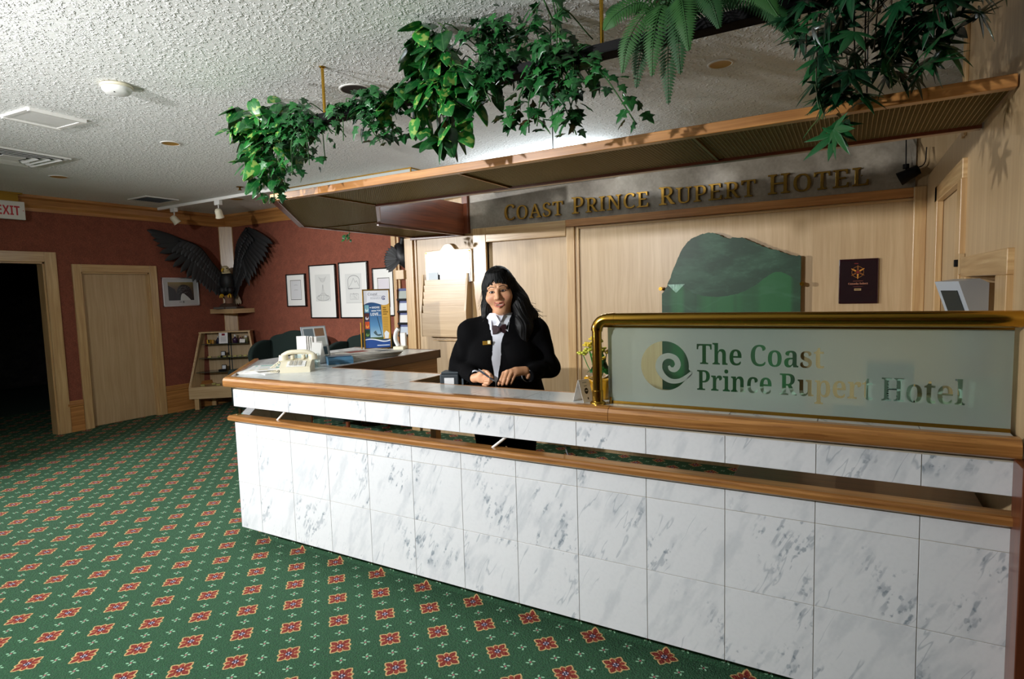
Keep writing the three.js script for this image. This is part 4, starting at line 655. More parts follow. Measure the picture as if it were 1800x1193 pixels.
{
  const t = thing('plaque', 'dark burgundy award plaque with gold emblem and lettering', 'plaque', [0.767, 1.572, ZC]);
  const tx = ctex(540, 680, (g, w, h) => { g.fillStyle = '#1c0710'; g.fillRect(0, 0, w, h); g.strokeStyle = '#b07a34'; g.fillStyle = '#c07a2e'; g.textAlign = 'center'; g.fillStyle = '#7a2d2a'; g.fillRect(205, 46, 62, 12);
    g.save(); g.translate(260, 190); for (let k = 0; k < 6; k++) { g.save(); g.rotate(k * Math.PI / 3 + 0.52); g.fillStyle = k % 2 ? '#c98638' : '#7c4a24'; g.beginPath(); g.moveTo(30, -14); g.lineTo(100, -8); g.lineTo(118, 0); g.lineTo(100, 8); g.lineTo(30, 14); g.fill(); g.restore(); } g.lineWidth = 5; g.beginPath(); g.arc(0, 0, 88, 0, 7); g.stroke(); g.beginPath(); g.arc(0, 0, 24, 0, 7); g.fill(); g.restore();
    g.fillStyle = '#a5674a'; g.fillRect(190, 334, 150, 5); g.font = 'bold 42px serif'; g.fillStyle = '#c78a6a'; g.fillText('Canada Select', 265, 392); g.fillStyle = '#7c4438'; g.fillRect(195, 424, 140, 5); g.fillStyle = '#a58b62'; g.fillRect(210, 455, 104, 36); g.fillStyle = '#6a5838'; g.fillRect(226, 466, 72, 12); g.fillStyle = '#9a9aa0'; g.font = '30px serif'; g.fillText('\u2605 \u2605 \u2605', 265, 545); });
  obj('board', box(-0.13, 0.13, -0.17, 0.17, 0, 0.02, 1, 0.006), phy({ color: 0x2a0a14, roughness: 0.15, clearcoat: 0.8, clearcoatRoughness: 0.06 }), t);
  obj('engraving', new THREE.BoxGeometry(0.238, 0.318, 0.002).translate(0, 0, 0.0205), phy({ map: tx, roughness: 0.25, clearcoat: 0.6, clearcoatRoughness: 0.05 }), t);
}
{
  const t = thing('spot_lamp', 'black spot lamp hanging from a cord at the right end of the lettering', 'lamp', [1.045, 2.33, ZC + 0.1]);
  obj('cord', tube([[0.0, 0.05, 0], [0.0, 0.16, -0.02], [0.0, 0.3, -0.06]], 0.004, 10, 6), M.black, t);
  obj('bracket', [cyl(0.02, 0.02, 0.03, [0, 0.05, 0]), rod(V(0, 0.05, 0), V(0.01, 0, 0), 0.008)], M.black, t);
  obj('housing', place(lathe([[0, 0.075], [0.034, 0.07], [0.04, 0.0], [0.05, -0.06], [0.046, -0.06], [0.034, -0.02], [0, -0.01]]), [0.015, -0.01, 0.0], 0, 0.35, -1.1), M.black, t);
  obj('cable', tube([[0.05, 0.03, -0.01], [0.11, 0.06, -0.05], [0.125, 0.18, -0.07]], 0.004, 10, 6), M.black, t);
}
{
  const t = thing('light_switch', 'small dark switch on the edge of the hatch wall', 'switch', [XR - 0.004, 1.64, -1.235]); obj('plate', box(-0.02, 0.003, -0.05, 0.05, -0.03, 0.03, 1, 0.003), flat(0xb99c72, 0.5), t); obj('toggle', box(-0.035, -0.015, -0.012, 0.022, -0.012, 0.012, 1, 0.003), M.black, t);
}
{
  const t = thing('card_terminal', 'pale grey wedge shaped terminal with dark screen in the wall hatch', 'terminal', [XR - 0.03, 1.37, -0.98], R(-62));
  obj('housing', profX([[-0.05, 0.0], [0.0, -0.02], [0.08, 0.19], [-0.01, 0.2], [-0.05, 0.18]], -0.075, 0.075), flat(0xb4bac0, 0.4), t);
  obj('screen', place(box(-0.05, 0.05, 0, 0.14, 0, 0.004, 0, 0.001), [0, 0.02, 0.0165], 0, 0.364), flat(0x3b3d3a, 0.25), t);
  obj('stand', box(-0.05, 0.05, -0.3, 0.0, -0.05, -0.01), flat(0x8a9096, 0.5), t);
}
// ---------- things on the counter ----------
const Y = topY;
{
  const t = thing('desk_phone', 'cream desk telephone with handset and coiled cord on the counter', 'telephone', [-2.555, Y, -0.42], R(38)); t.scale.setScalar(0.9);
  const body = profX([[0.095, 0], [0.095, 0.04], [0.03, 0.075], [-0.06, 0.09], [-0.095, 0.09], [-0.095, 0]], -0.11, 0.11); obj('body', body, M.cream, t);
  obj('keypad', place(box(-0.06, 0.075, -0.001, 0.004, -0.035, 0.035), [0, 0.061, 0.06], 0, 0.49), M.white, t);
  for (let r = 0; r < 4; r++) for (let c = 0; c < 3; c++) obj('key', place(box(-0.011, 0.011, 0, 0.005, -0.005, 0.005, 0, 0.001), [-0.03 + c * 0.032, 0.081 - r * 0.0075, 0.035 + r * 0.0155], 0, 0.49), flat(0xb6b2a4, 0.5), t);
  obj('handset', [tube([[-0.115, 0.115, -0.045], [-0.07, 0.138, -0.045], [0, 0.143, -0.045], [0.07, 0.138, -0.045], [0.115, 0.115, -0.045]], 0.018, 20, 10), cyl(0.031, 0.036, 0.04, [-0.108, 0.102, -0.045]), cyl(0.031, 0.036, 0.04, [0.108, 0.102, -0.045])], M.cream, t);
  obj('cradle', [box(-0.05, -0.03, 0.088, 0.12, -0.075, -0.015, 0, 0.004), box(0.03, 0.05, 0.088, 0.12, -0.075, -0.015, 0, 0.004)], M.cream, t);
  const co = []; for (let i = 0; i <= 150; i++) { const a = i * 0.9, f = i / 150; co.push([-0.115 - 0.1 * Math.sin(f * Math.PI) + 0.009 * Math.cos(a), 0.018 + (1 - f) * 0.07 * Math.max(0, 1 - f * 3) + 0.009 * Math.sin(a), -0.045 + f * 0.15]); }
  obj('cord', tube(co, 0.0032, 300, 5), M.cream, t);
}
function pageTex(s) { return ctex(256, 330, (g, w, h) => { g.fillStyle = '#eceeed'; g.fillRect(0, 0, w, h); g.fillStyle = '#8fc2b8'; g.fillRect(20, 20, 216, 60); g.fillStyle = '#b9c4c4'; for (let k = 0; k < 12; k++) g.fillRect(20, 100 + k * 16, 90 + hash(k, s, 3) * 110, 5); g.fillStyle = '#6fae9f'; g.fillRect(140, 190, 90, 60); g.fillStyle = '#d9cfa9'; g.fillRect(30, 270, 60, 40); }); }
{
  const n = 5, lab = ['lowest white brochure of the fanned stack at the left counter end', 'second brochure from the bottom of the fanned stack', 'middle brochure in the fanned stack beside the telephone', 'second brochure from the top of the fanned stack', 'top white and green brochure of the fanned stack on the counter end'];
  for (let k = 0; k < n; k++) { const t = thing('brochure', lab[k], 'brochure', [-2.83 + k * 0.012 + (k === 4 ? 0.05 : 0), Y + 0.0008 + k * 0.0055, -0.33 - k * 0.012], R(28 + k * 5), 'brochure stack on the left end'); obj('pages', box(-0.12, 0.12, 0, 0.005, -0.16, 0.16, 0, 0.001), M.paper, t); const c = new THREE.PlaneGeometry(0.236, 0.316); c.rotateX(-Math.PI / 2); c.translate(0, 0.0053, 0); obj('cover', c, std({ map: pageTex(k), roughness: 0.4 }), t); }
  const t = thing('brochure', 'single white leaflet lying flat between the stack and the telephone', 'brochure', [-2.66, Y + 0.001, -0.36], R(-20)); obj('pages', box(-0.1, 0.1, 0, 0.004, -0.13, 0.13, 0, 0.001), M.paper, t); const c = new THREE.PlaneGeometry(0.196, 0.256); c.rotateX(-Math.PI / 2); c.translate(0, 0.0043, 0); obj('cover', c, std({ map: pageTex(9), roughness: 0.4 }), t);
}
{
  const t = thing('card_holder', 'clear holder packed with white leaflets behind the telephone', 'holder', [-2.66, Y, -0.6], R(28));
  const ac = phy({ color: 0xeef4f4, roughness: 0.04, transmission: 1, thickness: 0 });
  obj('holder', [box(-0.075, 0.075, 0, 0.1, 0.048, 0.051), box(-0.075, -0.072, 0, 0.1, -0.05, 0.05), box(0.072, 0.075, 0, 0.1, -0.05, 0.05), box(-0.075, 0.075, 0, 0.004, -0.05, 0.05)], ac, t);
  for (let k = 0; k < 6; k++) { const l = thing('leaflet', ['front tall white leaflet in the clear holder behind the telephone', 'second leaflet from the front in the clear holder', 'third leaflet from the front in the clear holder', 'fourth leaflet from the front in the clear holder', 'leaning white leaflet at the right of the clear holder', 'rearmost leaflet in the clear holder behind the telephone'][k], 'leaflet', [-2.66 + (k - 2) * 0.006 + (k === 4 ? 0.03 : -0.01), Y + 0.005, -0.6 + (2 - k) * 0.013], R(28 + k * 2), 'leaflets in the clear holder'); obj('sheet', place(box(-0.035, 0.035, 0, 0.2 + [0.02, 0.018, 0.01, 0.015, -0.03, 0.01][k], -0.003, 0.003), [0, 0, 0], 0, -0.06, (k === 4 ? -0.12 : 0.02)), k % 2 ? M.paper : M.white, l); }
}
{
  const t = thing('display_stand', 'leaning photo display board on a small blue box behind the telephone', 'display', [-2.79, Y, -0.83], R(75));
  obj('board', place(box(-0.1, 0.1, 0, 0.255, -0.004, 0.004, 0, 0.001), [0, 0.03, -0.02], 0, -0.28), flat(0x8f989e, 0.4), t);
  const f = new THREE.PlaneGeometry(0.185, 0.235); f.translate(0, 0.13, 0.0046); place(f, [0, 0.03, -0.02], 0, -0.28);
  obj('print', f, std({ map: ctex(256, 330, (g, w, h) => { g.fillStyle = '#c8ccce'; g.fillRect(0, 0, w, h); const cs = ['#6d7a80', '#8b6b52', '#53707e', '#b0b4ae', '#7c8a5c', '#3f5866']; for (let k = 0; k < 6; k++) { g.fillStyle = cs[k]; g.fillRect(14 + (k % 2) * 120, 14 + (k >> 1) * 104, 106, 88); } }), roughness: 0.3 }), t);
  const w = thing('leaflet_pad', 'white pad leaning in front of the photo display board', 'pad', [-2.74, Y, -0.77], R(75)); obj('sheets', place(box(-0.08, 0.06, 0, 0.17, -0.008, 0.008, 0, 0.001), [0, 0.002, 0], 0, -0.32), M.paper, w); obj('backing', place(box(-0.082, 0.062, 0, 0.172, -0.011, -0.0085), [0, 0.002, 0], 0, -0.32), M.grey, w);
  const b = thing('blue_box', 'low blue plastic box beside the newspapers', 'box', [-2.62, Y, -0.86], R(55)); obj('tray', profX([[0.09, 0], [0.1, 0.03], [0.06, 0.05], [-0.08, 0.055], [-0.09, 0]], -0.09, 0.09), flat(0x4a7796, 0.3), b); obj('lid', box(-0.085, 0.085, 0.05, 0.056, -0.075, 0.055, 0, 0.002), flat(0x35566f, 0.3), b);
}
{
  const news = (k) => ctex(512, 380, (g, w, h) => { g.fillStyle = '#cfcbc2'; g.fillRect(0, 0, w, h); g.fillStyle = '#3c3a38'; g.font = 'bold 46px serif'; if (k === 3) { g.fillStyle = '#8c3b30'; g.fillRect(200, 60, 160, 110); } g.fillStyle = 'rgba(70,68,66,.75)'; for (let c = 0; c < 4; c++) for (let r = 0; r < 34; r++) if (!(k === 3 && c > 0 && c < 3 && r < 17)) g.fillRect(16 + c * 124, 70 + r * 9, 80 + hash(c, r, k) * 30, 4); g.fillStyle = '#4a5358'; g.fillRect(380, 200, 110, 90); g.fillStyle = '#33302e'; for (let r = 0; r < 2; r++) g.fillRect(20, 14 + r * 24, 320 + r * 80, 12); });
  const L = ['lowest newspaper of the stack on the counter return', 'second newspaper from the bottom of the stack', 'third newspaper from the bottom of the stack', 'top newspaper with a red picture on its front page'];
  for (let k = 0; k < 4; k++) { const t = thing('newspaper', L[k], 'newspaper', [-2.72 + k * 0.006, Y + 0.001 + k * 0.0115, -1.12 - k * 0.01], R(84 - k * 3), 'newspapers on the counter return'); obj('sheets', box(-0.29, 0.29, 0, 0.011, -0.2, 0.2, 0, 0.004), flat(0xb9b6ae, 0.85), t); const c = new THREE.PlaneGeometry(0.57, 0.39); c.rotateX(-Math.PI / 2); c.translate(0, 0.0113, 0); obj('front_page', c, std({ map: news(k), roughness: 0.85 }), t); }
}
{
  const t = thing('poster_sign', 'brass framed promotional poster with a golf club standing on the counter return', 'sign', [-3.085, Y, -1.79], R(41));
  const tx = ctex(512, 1180, (g, w, h) => {
    g.fillStyle = '#eceef4'; g.fillRect(0, 0, w, h); g.fillStyle = '#3a3c4c'; g.font = '76px serif'; g.fillText('Coast', 90, 105); g.fillRect(190, 118, 180, 3); g.fillStyle = '#a8acb6'; g.font = '58px sans-serif'; g.fillText('REWARDS', 140, 185, 210);
    g.strokeStyle = '#2c3570'; g.lineWidth = 13; g.beginPath(); g.arc(405, 160, 36, 0.7, 5.9); g.stroke(); g.beginPath(); g.arc(411, 162, 15, 0, 4.6); g.stroke();
    g.fillStyle = '#2b4a74'; g.beginPath(); g.moveTo(0, 300); g.bezierCurveTo(130, 200, 260, 270, 360, 300); g.bezierCurveTo(430, 320, 480, 300, w, 270); g.lineTo(w, h); g.lineTo(0, h); g.fill();
    const gr = g.createLinearGradient(0, 330, 0, 980); gr.addColorStop(0, '#2f5686'); gr.addColorStop(0.6, '#5c92bf'); gr.addColorStop(1, '#b6d2e2'); g.fillStyle = gr; g.beginPath(); g.moveTo(112, 290); g.bezierCurveTo(200, 250, 290, 280, 346, 300); g.lineTo(372, 980); g.lineTo(112, 980); g.fill();
    g.fillStyle = '#d9a94c'; g.beginPath(); g.moveTo(346, 300); g.bezierCurveTo(430, 320, 480, 300, w, 272); g.lineTo(w, 1000); g.lineTo(372, 1000); g.fill();
    g.fillStyle = '#f2f4f6'; g.font = 'bold 56px sans-serif'; g.textAlign = 'left'; g.fillRect(116, 346, 34, 14); g.fillText('MORE', 160, 372, 170); g.font = 'bold 42px sans-serif'; g.fillRect(150, 412, 96, 18); g.fillText('YOU', 256, 432, 90); g.font = 'bold 80px sans-serif'; g.fillText('LOVE...', 126, 518, 220);
    g.fillStyle = '#8a6628'; [60, 70, 104, 80].forEach((s, i) => g.fillRect(380, 350 + i * 44, s, 22)); g.fillStyle = '#a07c34'; for (let k = 0; k < 12; k++) g.fillRect(380, 560 + k * 30, 100, 8);
    const ph = [['#7fb6c6', '#e0eef2'], ['#5a2f2c', '#dcdde6'], ['#d2552e', '#f0a24c'], ['#20402c', '#7da05a']]; ph.forEach(([a, b], i) => { const y = 300 + i * 168; g.fillStyle = a; g.fillRect(14, y, 88, 150); g.fillStyle = b; g.beginPath(); g.ellipse(58, y + 96, 32, 40, 0.4, 0, 7); g.fill(); g.fillStyle = a; g.beginPath(); g.ellipse(64, y + 76, 18, 24, 0, 0, 7); g.fill(); });
    g.strokeStyle = '#18222c'; g.lineWidth = 11; g.beginPath(); g.moveTo(262, 540); g.lineTo(350, 960); g.stroke(); g.fillStyle = '#46606a'; g.beginPath(); g.moveTo(172, 860); g.lineTo(222, 816); g.lineTo(258, 900); g.lineTo(330, 896); g.lineTo(336, 920); g.bezierCurveTo(290, 960, 220, 940, 172, 860); g.fill(); g.strokeStyle = '#b9c8cc'; g.lineWidth = 4; g.stroke();
    g.fillStyle = '#4a5a34'; g.fillRect(112, 960, 260, 50); g.fillStyle = '#eef1f6'; g.beginPath(); g.moveTo(390, 880); g.lineTo(430, 830); g.lineTo(490, 880); g.lineTo(470, 990); g.lineTo(400, 990); g.fill();
    g.fillStyle = '#e8ecf2'; g.beginPath(); g.moveTo(0, 1000); g.bezierCurveTo(140, 960, 260, 1010, 340, 1030); g.bezierCurveTo(430, 1050, 480, 1020, w, 1010); g.lineTo(w, h); g.lineTo(0, h); g.fill(); g.fillStyle = '#2b4f94'; g.beginPath(); g.moveTo(0, 1020); g.bezierCurveTo(140, 980, 260, 1040, 340, 1055); g.bezierCurveTo(430, 1070, 480, 1045, w, 1040); g.lineTo(w, h); g.lineTo(0, h); g.fill(); g.fillStyle = '#dfe6f2'; g.fillRect(240, 1120, 250, 16);
  });
  const tilt = (g) => place(g, [0, 0, 0], 0, -0.06);
  obj('poster', tilt(new THREE.BoxGeometry(0.232, 0.536, 0.004).translate(0, 0.28, 0.006)), std({ map: tx, roughness: 0.3 }), t);
  obj('frame', [box(-0.125, 0.125, 0.545, 0.557, 0, 0.014, 0, 0.002), box(-0.125, 0.125, 0.003, 0.013, 0, 0.014, 0, 0.002), box(-0.125, -0.114, 0.003, 0.557, 0, 0.014, 1, 0.002), box(0.114, 0.125, 0.003, 0.557, 0, 0.014, 1, 0.002), box(-0.115, 0.115, 0.01, 0.55, 0, 0.003)].map(tilt), M.brassDull, t);
  obj('foot', [rod(V(-0.09, 0.0, -0.0), V(-0.09, 0.3, -0.02), 0.006), rod(V(-0.09, 0.006, 0.03), V(-0.09, 0.006, -0.11), 0.006), rod(V(0.09, 0.006, 0.03), V(0.09, 0.006, -0.11), 0.006), rod(V(-0.15, 0.004, -0.03), V(-0.15, 0.25, -0.05), 0.006)], M.brassDull, t);
}
{
  // second leaflet stand and phone at the passage
  const t = thing('leaflet_rack', 'dark wooden leaflet rack with blue and white leaflets at the wall end', 'rack', [-3.8, 0, -3.06], R(12));
  obj('frame', [box(-0.11, -0.09, 0.3, 1.63, -0.05, 0.05, 1), box(0.09, 0.11, 0.3, 1.63, -0.05, 0.05, 1), box(-0.09, 0.09, 0.3, 1.63, -0.06, -0.045, 1)], M.honey, t);
  for (let k = 0; k < 4; k++) obj('pocket', box(-0.09, 0.09, 1.08 + k * 0.14, 1.1 + k * 0.14, -0.045, 0.06), M.black, t);
  obj('leg', [box(-0.11, -0.09, 0, 0.3, -0.05, 0.05, 1), box(0.09, 0.11, 0, 0.3, -0.05, 0.05, 1)], M.honey, t);
  for (let k = 0; k < 4; k++) { const l = thing('leaflet', ['lowest leaflet in the dark rack at the wall end', 'second leaflet from the bottom in the dark rack', 'third leaflet from the bottom in the dark rack', 'blue headed leaflet at the top of the dark rack'][k], 'leaflet', [-3.795, 1.1 + k * 0.14, -3.035], R(12), 'leaflets in the dark rack'); obj('sheet', place(box(-0.08, 0.08, 0.002, 0.12, 0, 0.006), [0, 0, 0], 0, -0.1), [flat(0xb8c4d2, 0.5), M.paper, flat(0xd0d6de, 0.5), flat(0x9fa8a0, 0.5)][k], l); obj('heading', place(box(-0.08, 0.08, 0.09, 0.12, 0.0062, 0.008), [0, 0, 0], 0, -0.1), flat(0x2c3c7a, 0.5), l); }
  const p = thing('wall_phone', 'pale upright telephone handset at the far end of the counter return', 'telephone', [-2.86, Y, -1.84], R(20)); obj('base', box(-0.05, 0.05, 0, 0.03, -0.06, 0.06, 0, 0.006), M.cream, p); obj('handset', [tube([[-0.02, 0.03, 0], [-0.045, 0.09, 0], [-0.035, 0.16, 0], [-0.01, 0.19, 0]], 0.02, 16, 8)], M.white, p); obj('keypad', box(0.0, 0.05, 0.03, 0.15, -0.04, 0.0, 0, 0.004), M.paper, p);
}
{
  const t = thing('label_printer', 'small grey receipt printer with a white label behind the counter ledge', 'printer', [-1.25, 0.98, -0.4], R(22));
  obj('body', box(-0.055, 0.055, 0, 0.138, -0.07, 0.05, 0, 0.008), flat(0x2f373d, 0.5), t); obj('cover', box(-0.05, 0.05, 0.138, 0.149, -0.06, 0.035, 0, 0.004), flat(0x3e474d, 0.5), t);
  obj('label', box(-0.028, 0.028, 0.065, 0.118, 0.0502, 0.0515), std({ map: ctex(64, 64, (g) => { g.fillStyle = '#e6e8ea'; g.fillRect(0, 0, 64, 64); g.fillStyle = '#8d9298'; for (let k = 0; k < 5; k++) g.fillRect(10, 10 + k * 10, 44, 4); }), roughness: 0.6 }), t);
  obj('paper_guide', box(0.065, 0.078, 0, 0.12, -0.06, 0.03, 0, 0.003), flat(0x59646b, 0.4), t);
  const s = thing('work_shelf', 'dark work shelf under the counter ledge holding the printer', 'shelf', [0, 0, 0]); obj('board', box(-1.47, -1.17, 0.955, 0.98, -0.5, -0.325), M.black, s); obj('bracket', [box(-1.45, -1.43, 0.93, 0.956, -0.48, -0.325), box(-1.2, -1.18, 0.93, 0.956, -0.48, -0.325), box(-1.46, -1.18, 0.93, 1.02, -0.345, -0.325)], M.black, s);
}
{
  const t = thing('tent_card', 'small white folded tent card standing in front of the flower pot', 'card', [-0.322, Y, -0.125], R(64));
  const tx = ctex(128, 256, (g, w, h) => { g.fillStyle = '#e6e7e9'; g.fillRect(0, 0, w, h); g.fillStyle = '#1d1e22'; g.beginPath(); g.ellipse(66, 128, 22, 34, 0.2, 0, 7); g.fill(); g.fillRect(50, 70, 34, 6); g.fillRect(60, 200, 14, 22); g.fillStyle = '#e6e7e9'; g.fillRect(56, 120, 24, 10); g.fillStyle = '#a9acb4'; g.fillRect(40, 30, 50, 10); });
  const sh = (s) => place(new THREE.BoxGeometry(0.062, 0.105, 0.0012).translate(0, 0.0525, 0), [0, 0, s * 0.036], 0, -s * 0.34);
  obj('front_leaf', sh(1), std({ map: tx, roughness: 0.6 }), t); obj('back_leaf', sh(-1), M.paper, t);
}
{
  const t = thing('flower_pot', 'yellow wrapped pot of yellow kalanchoe flowers beside the brass post', 'potted plant', [-0.275, Y, -0.215]);
  const foil = lathe([[0, 0], [0.042, 0], [0.046, 0.01], [0.066, 0.09], [0.07, 0.1], [0.06, 0.096], [0, 0.085]], 36), P = foil.attributes.position; for (let i = 0; i < P.count; i++) { const a = Math.atan2(P.getX(i), P.getZ(i)), y = P.getY(i), k = 1 + 0.05 * Math.sin(a * 9) * (y / 0.1) + 0.03 * Math.sin(a * 17 + y * 40); P.setXYZ(i, P.getX(i) * k, y + 0.006 * Math.sin(a * 7) * (y > 0.07 ? 1 : 0), P.getZ(i) * k); } foil.computeVertexNormals();
  obj('pot', foil, phy({ color: 0xd09a1e, roughness: 0.22, clearcoat: 0.4 }), t);
  const leafG = leafGeo('oval', 0.055, 0.04), lm = [flat(0x1f5a26, 0.45), flat(0x2f7a2c, 0.45), flat(0x17461f, 0.45)];
  for (let k = 0; k < 26; k++) { const a = k * 2.4, r = 0.02 + 0.045 * (k / 26), y = 0.1 + 0.06 * (1 - k / 26) + rr(0, 0.02); const m = new THREE.Mesh(leafG, lm[k % 3]); m.name = 'leaf'; m.position.set(Math.sin(a) * r, y, Math.cos(a) * r); m.rotation.set(-0.3 - k / 50, a, 0, 'YXZ'); t.add(m); }
  const fm = [flat(0xe3c63c, 0.6), flat(0xcfd24c, 0.6)], petalG = new THREE.SphereGeometry(0.008, 8, 6); petalG.scale(1, 0.7, 1);
  for (let k = 0; k < 9; k++) { const a = k * 2.4 + 0.4, r = 0.015 + 0.06 * (k / 9), y = 0.27 - 0.012 * k + rr(-0.01, 0.015), x = Math.sin(a) * r - 0.025, z = Math.cos(a) * r; obj('stem', tube([[x * 0.2, 0.1, z * 0.2], [x * 0.6, y * 0.65, z * 0.6], [x, y, z]], 0.0022, 8, 5), lm[1], t); const fl = []; for (let j = 0; j < 11; j++) { const g = petalG.clone(); const b = j * 2.4, q = 0.006 + 0.016 * Math.sqrt(j / 11); g.translate(x + Math.sin(b) * q, y + rr(0, 0.012), z + Math.cos(b) * q); fl.push(g); } obj('flower', fl, fm[k % 2], t); }
  for (let k = 0; k < 8; k++) { const a = k * 1.9, m = new THREE.Mesh(leafG, lm[1]); m.name = 'leaf'; m.scale.setScalar(0.6); m.position.set(Math.sin(a) * 0.03 - 0.015, 0.17 + k * 0.009, Math.cos(a) * 0.03); m.rotation.set(-0.5, a, 0, 'YXZ'); t.add(m); }
}
// behind the frosted glass, on the ledge
{
  const zz = -0.183;
  const a = thing('paper_box', 'tall white carton with a printed barcode behind the frosted glass', 'box', [0.835, Y, zz - 0.0]);
  obj('carton', box(-0.07, 0.07, 0, 0.21, -0.05, 0.045, 0, 0.002), M.white, a);
  const bl = new THREE.PlaneGeometry(0.05, 0.11); bl.translate(0.005, 0.1, 0.0455); obj('label', bl, std({ map: ctex(100, 220, (g, w, h) => { g.fillStyle = '#dfe2e2'; g.fillRect(0, 0, w, h); g.fillStyle = '#202226'; let y = 8; while (y < 200) { const s = 2 + rnd() * 7; g.fillRect(20 + rnd() * 8, y, 48 + rnd() * 12, s); y += s + 3 + rnd() * 8; } }), roughness: 0.6 }), a);
  const b = thing('paper_stack', 'block of pale note paper behind the frosted glass beside the carton', 'paper', [0.975, Y, zz]); obj('sheets', box(-0.065, 0.065, 0, 0.1, -0.05, 0.045, 0, 0.002), flat(0xdedbc8, 0.7), b); obj('top_sheet', box(-0.06, 0.02, 0.1, 0.135, -0.04, -0.036), M.paper, b);
  const c = thing('envelope_stand', 'white envelope leaning behind the right end of the frosted glass', 'envelope', [1.1, Y, zz]); obj('sheet', place(box(-0.055, 0.06, 0, 0.17, 0, 0.004), [0, 0, 0.03], 0, -0.12, 0.1), flat(0xe6ece8, 0.6), c); obj('flap', place(box(-0.05, 0.055, 0.1, 0.165, 0.0042, 0.0056), [0, 0, 0.03], 0, -0.12, 0.1), M.white, c);
  const d = thing('picture_card', 'wide pale blue card with dark flower prints at the foot of the glass', 'card', [1.075, Y, -0.152]); obj('sheet', new THREE.BoxGeometry(0.17, 0.062, 0.002).translate(0, 0.044, 0), std({ map: ctex(512, 190, (g, w, h) => { g.fillStyle = '#c3d8e2'; g.fillRect(0, 0, w, h); g.fillStyle = '#5d6670'; for (const [x, y, r] of [[140, 110, 66], [440, 110, 62]]) { for (let k = 0; k < 22; k++) { g.save(); g.translate(x, y); g.rotate(k * 0.2856); g.fillRect(0, -5, r, 8); g.restore(); } } g.fillStyle = '#7c878e'; for (let k = 0; k < 9; k++) { g.beginPath(); g.ellipse(230 + k * 18, 50 + (k * 37) % 100, 8, 5, k, 0, 7); g.fill(); } }), roughness: 0.5 }), d);
  obj('backing', box(-0.085, 0.085, 0.001, 0.075, -0.003, -0.0012), M.paper, d);
  const e = thing('sticky_pad', 'pale blue pad with a yellow mark at the foot of the frosted glass', 'pad', [0.71, Y, -0.165]); obj('sheets', box(-0.05, 0.05, 0, 0.05, -0.008, 0.008, 0, 0.001), flat(0xc3dce4, 0.6), e); obj('mark', box(-0.02, 0.012, 0.018, 0.034, 0.0082, 0.009), flat(0xd8d868, 0.6), e);
  const f = thing('tape_dispenser', 'low white dispenser behind the lettering of the frosted glass', 'dispenser', [0.44, Y, -0.26]); obj('body', profX([[0.04, 0], [0.045, 0.03], [0.01, 0.07], [-0.03, 0.075], [-0.04, 0]], -0.13, 0.13), flat(0xdad8cc, 0.5), f); obj('roll', cyl(0.025, 0.025, 0.2, [0, 0, 0]).rotateZ(Math.PI / 2).translate(0, 0.06, -0.01), M.white, f);
}
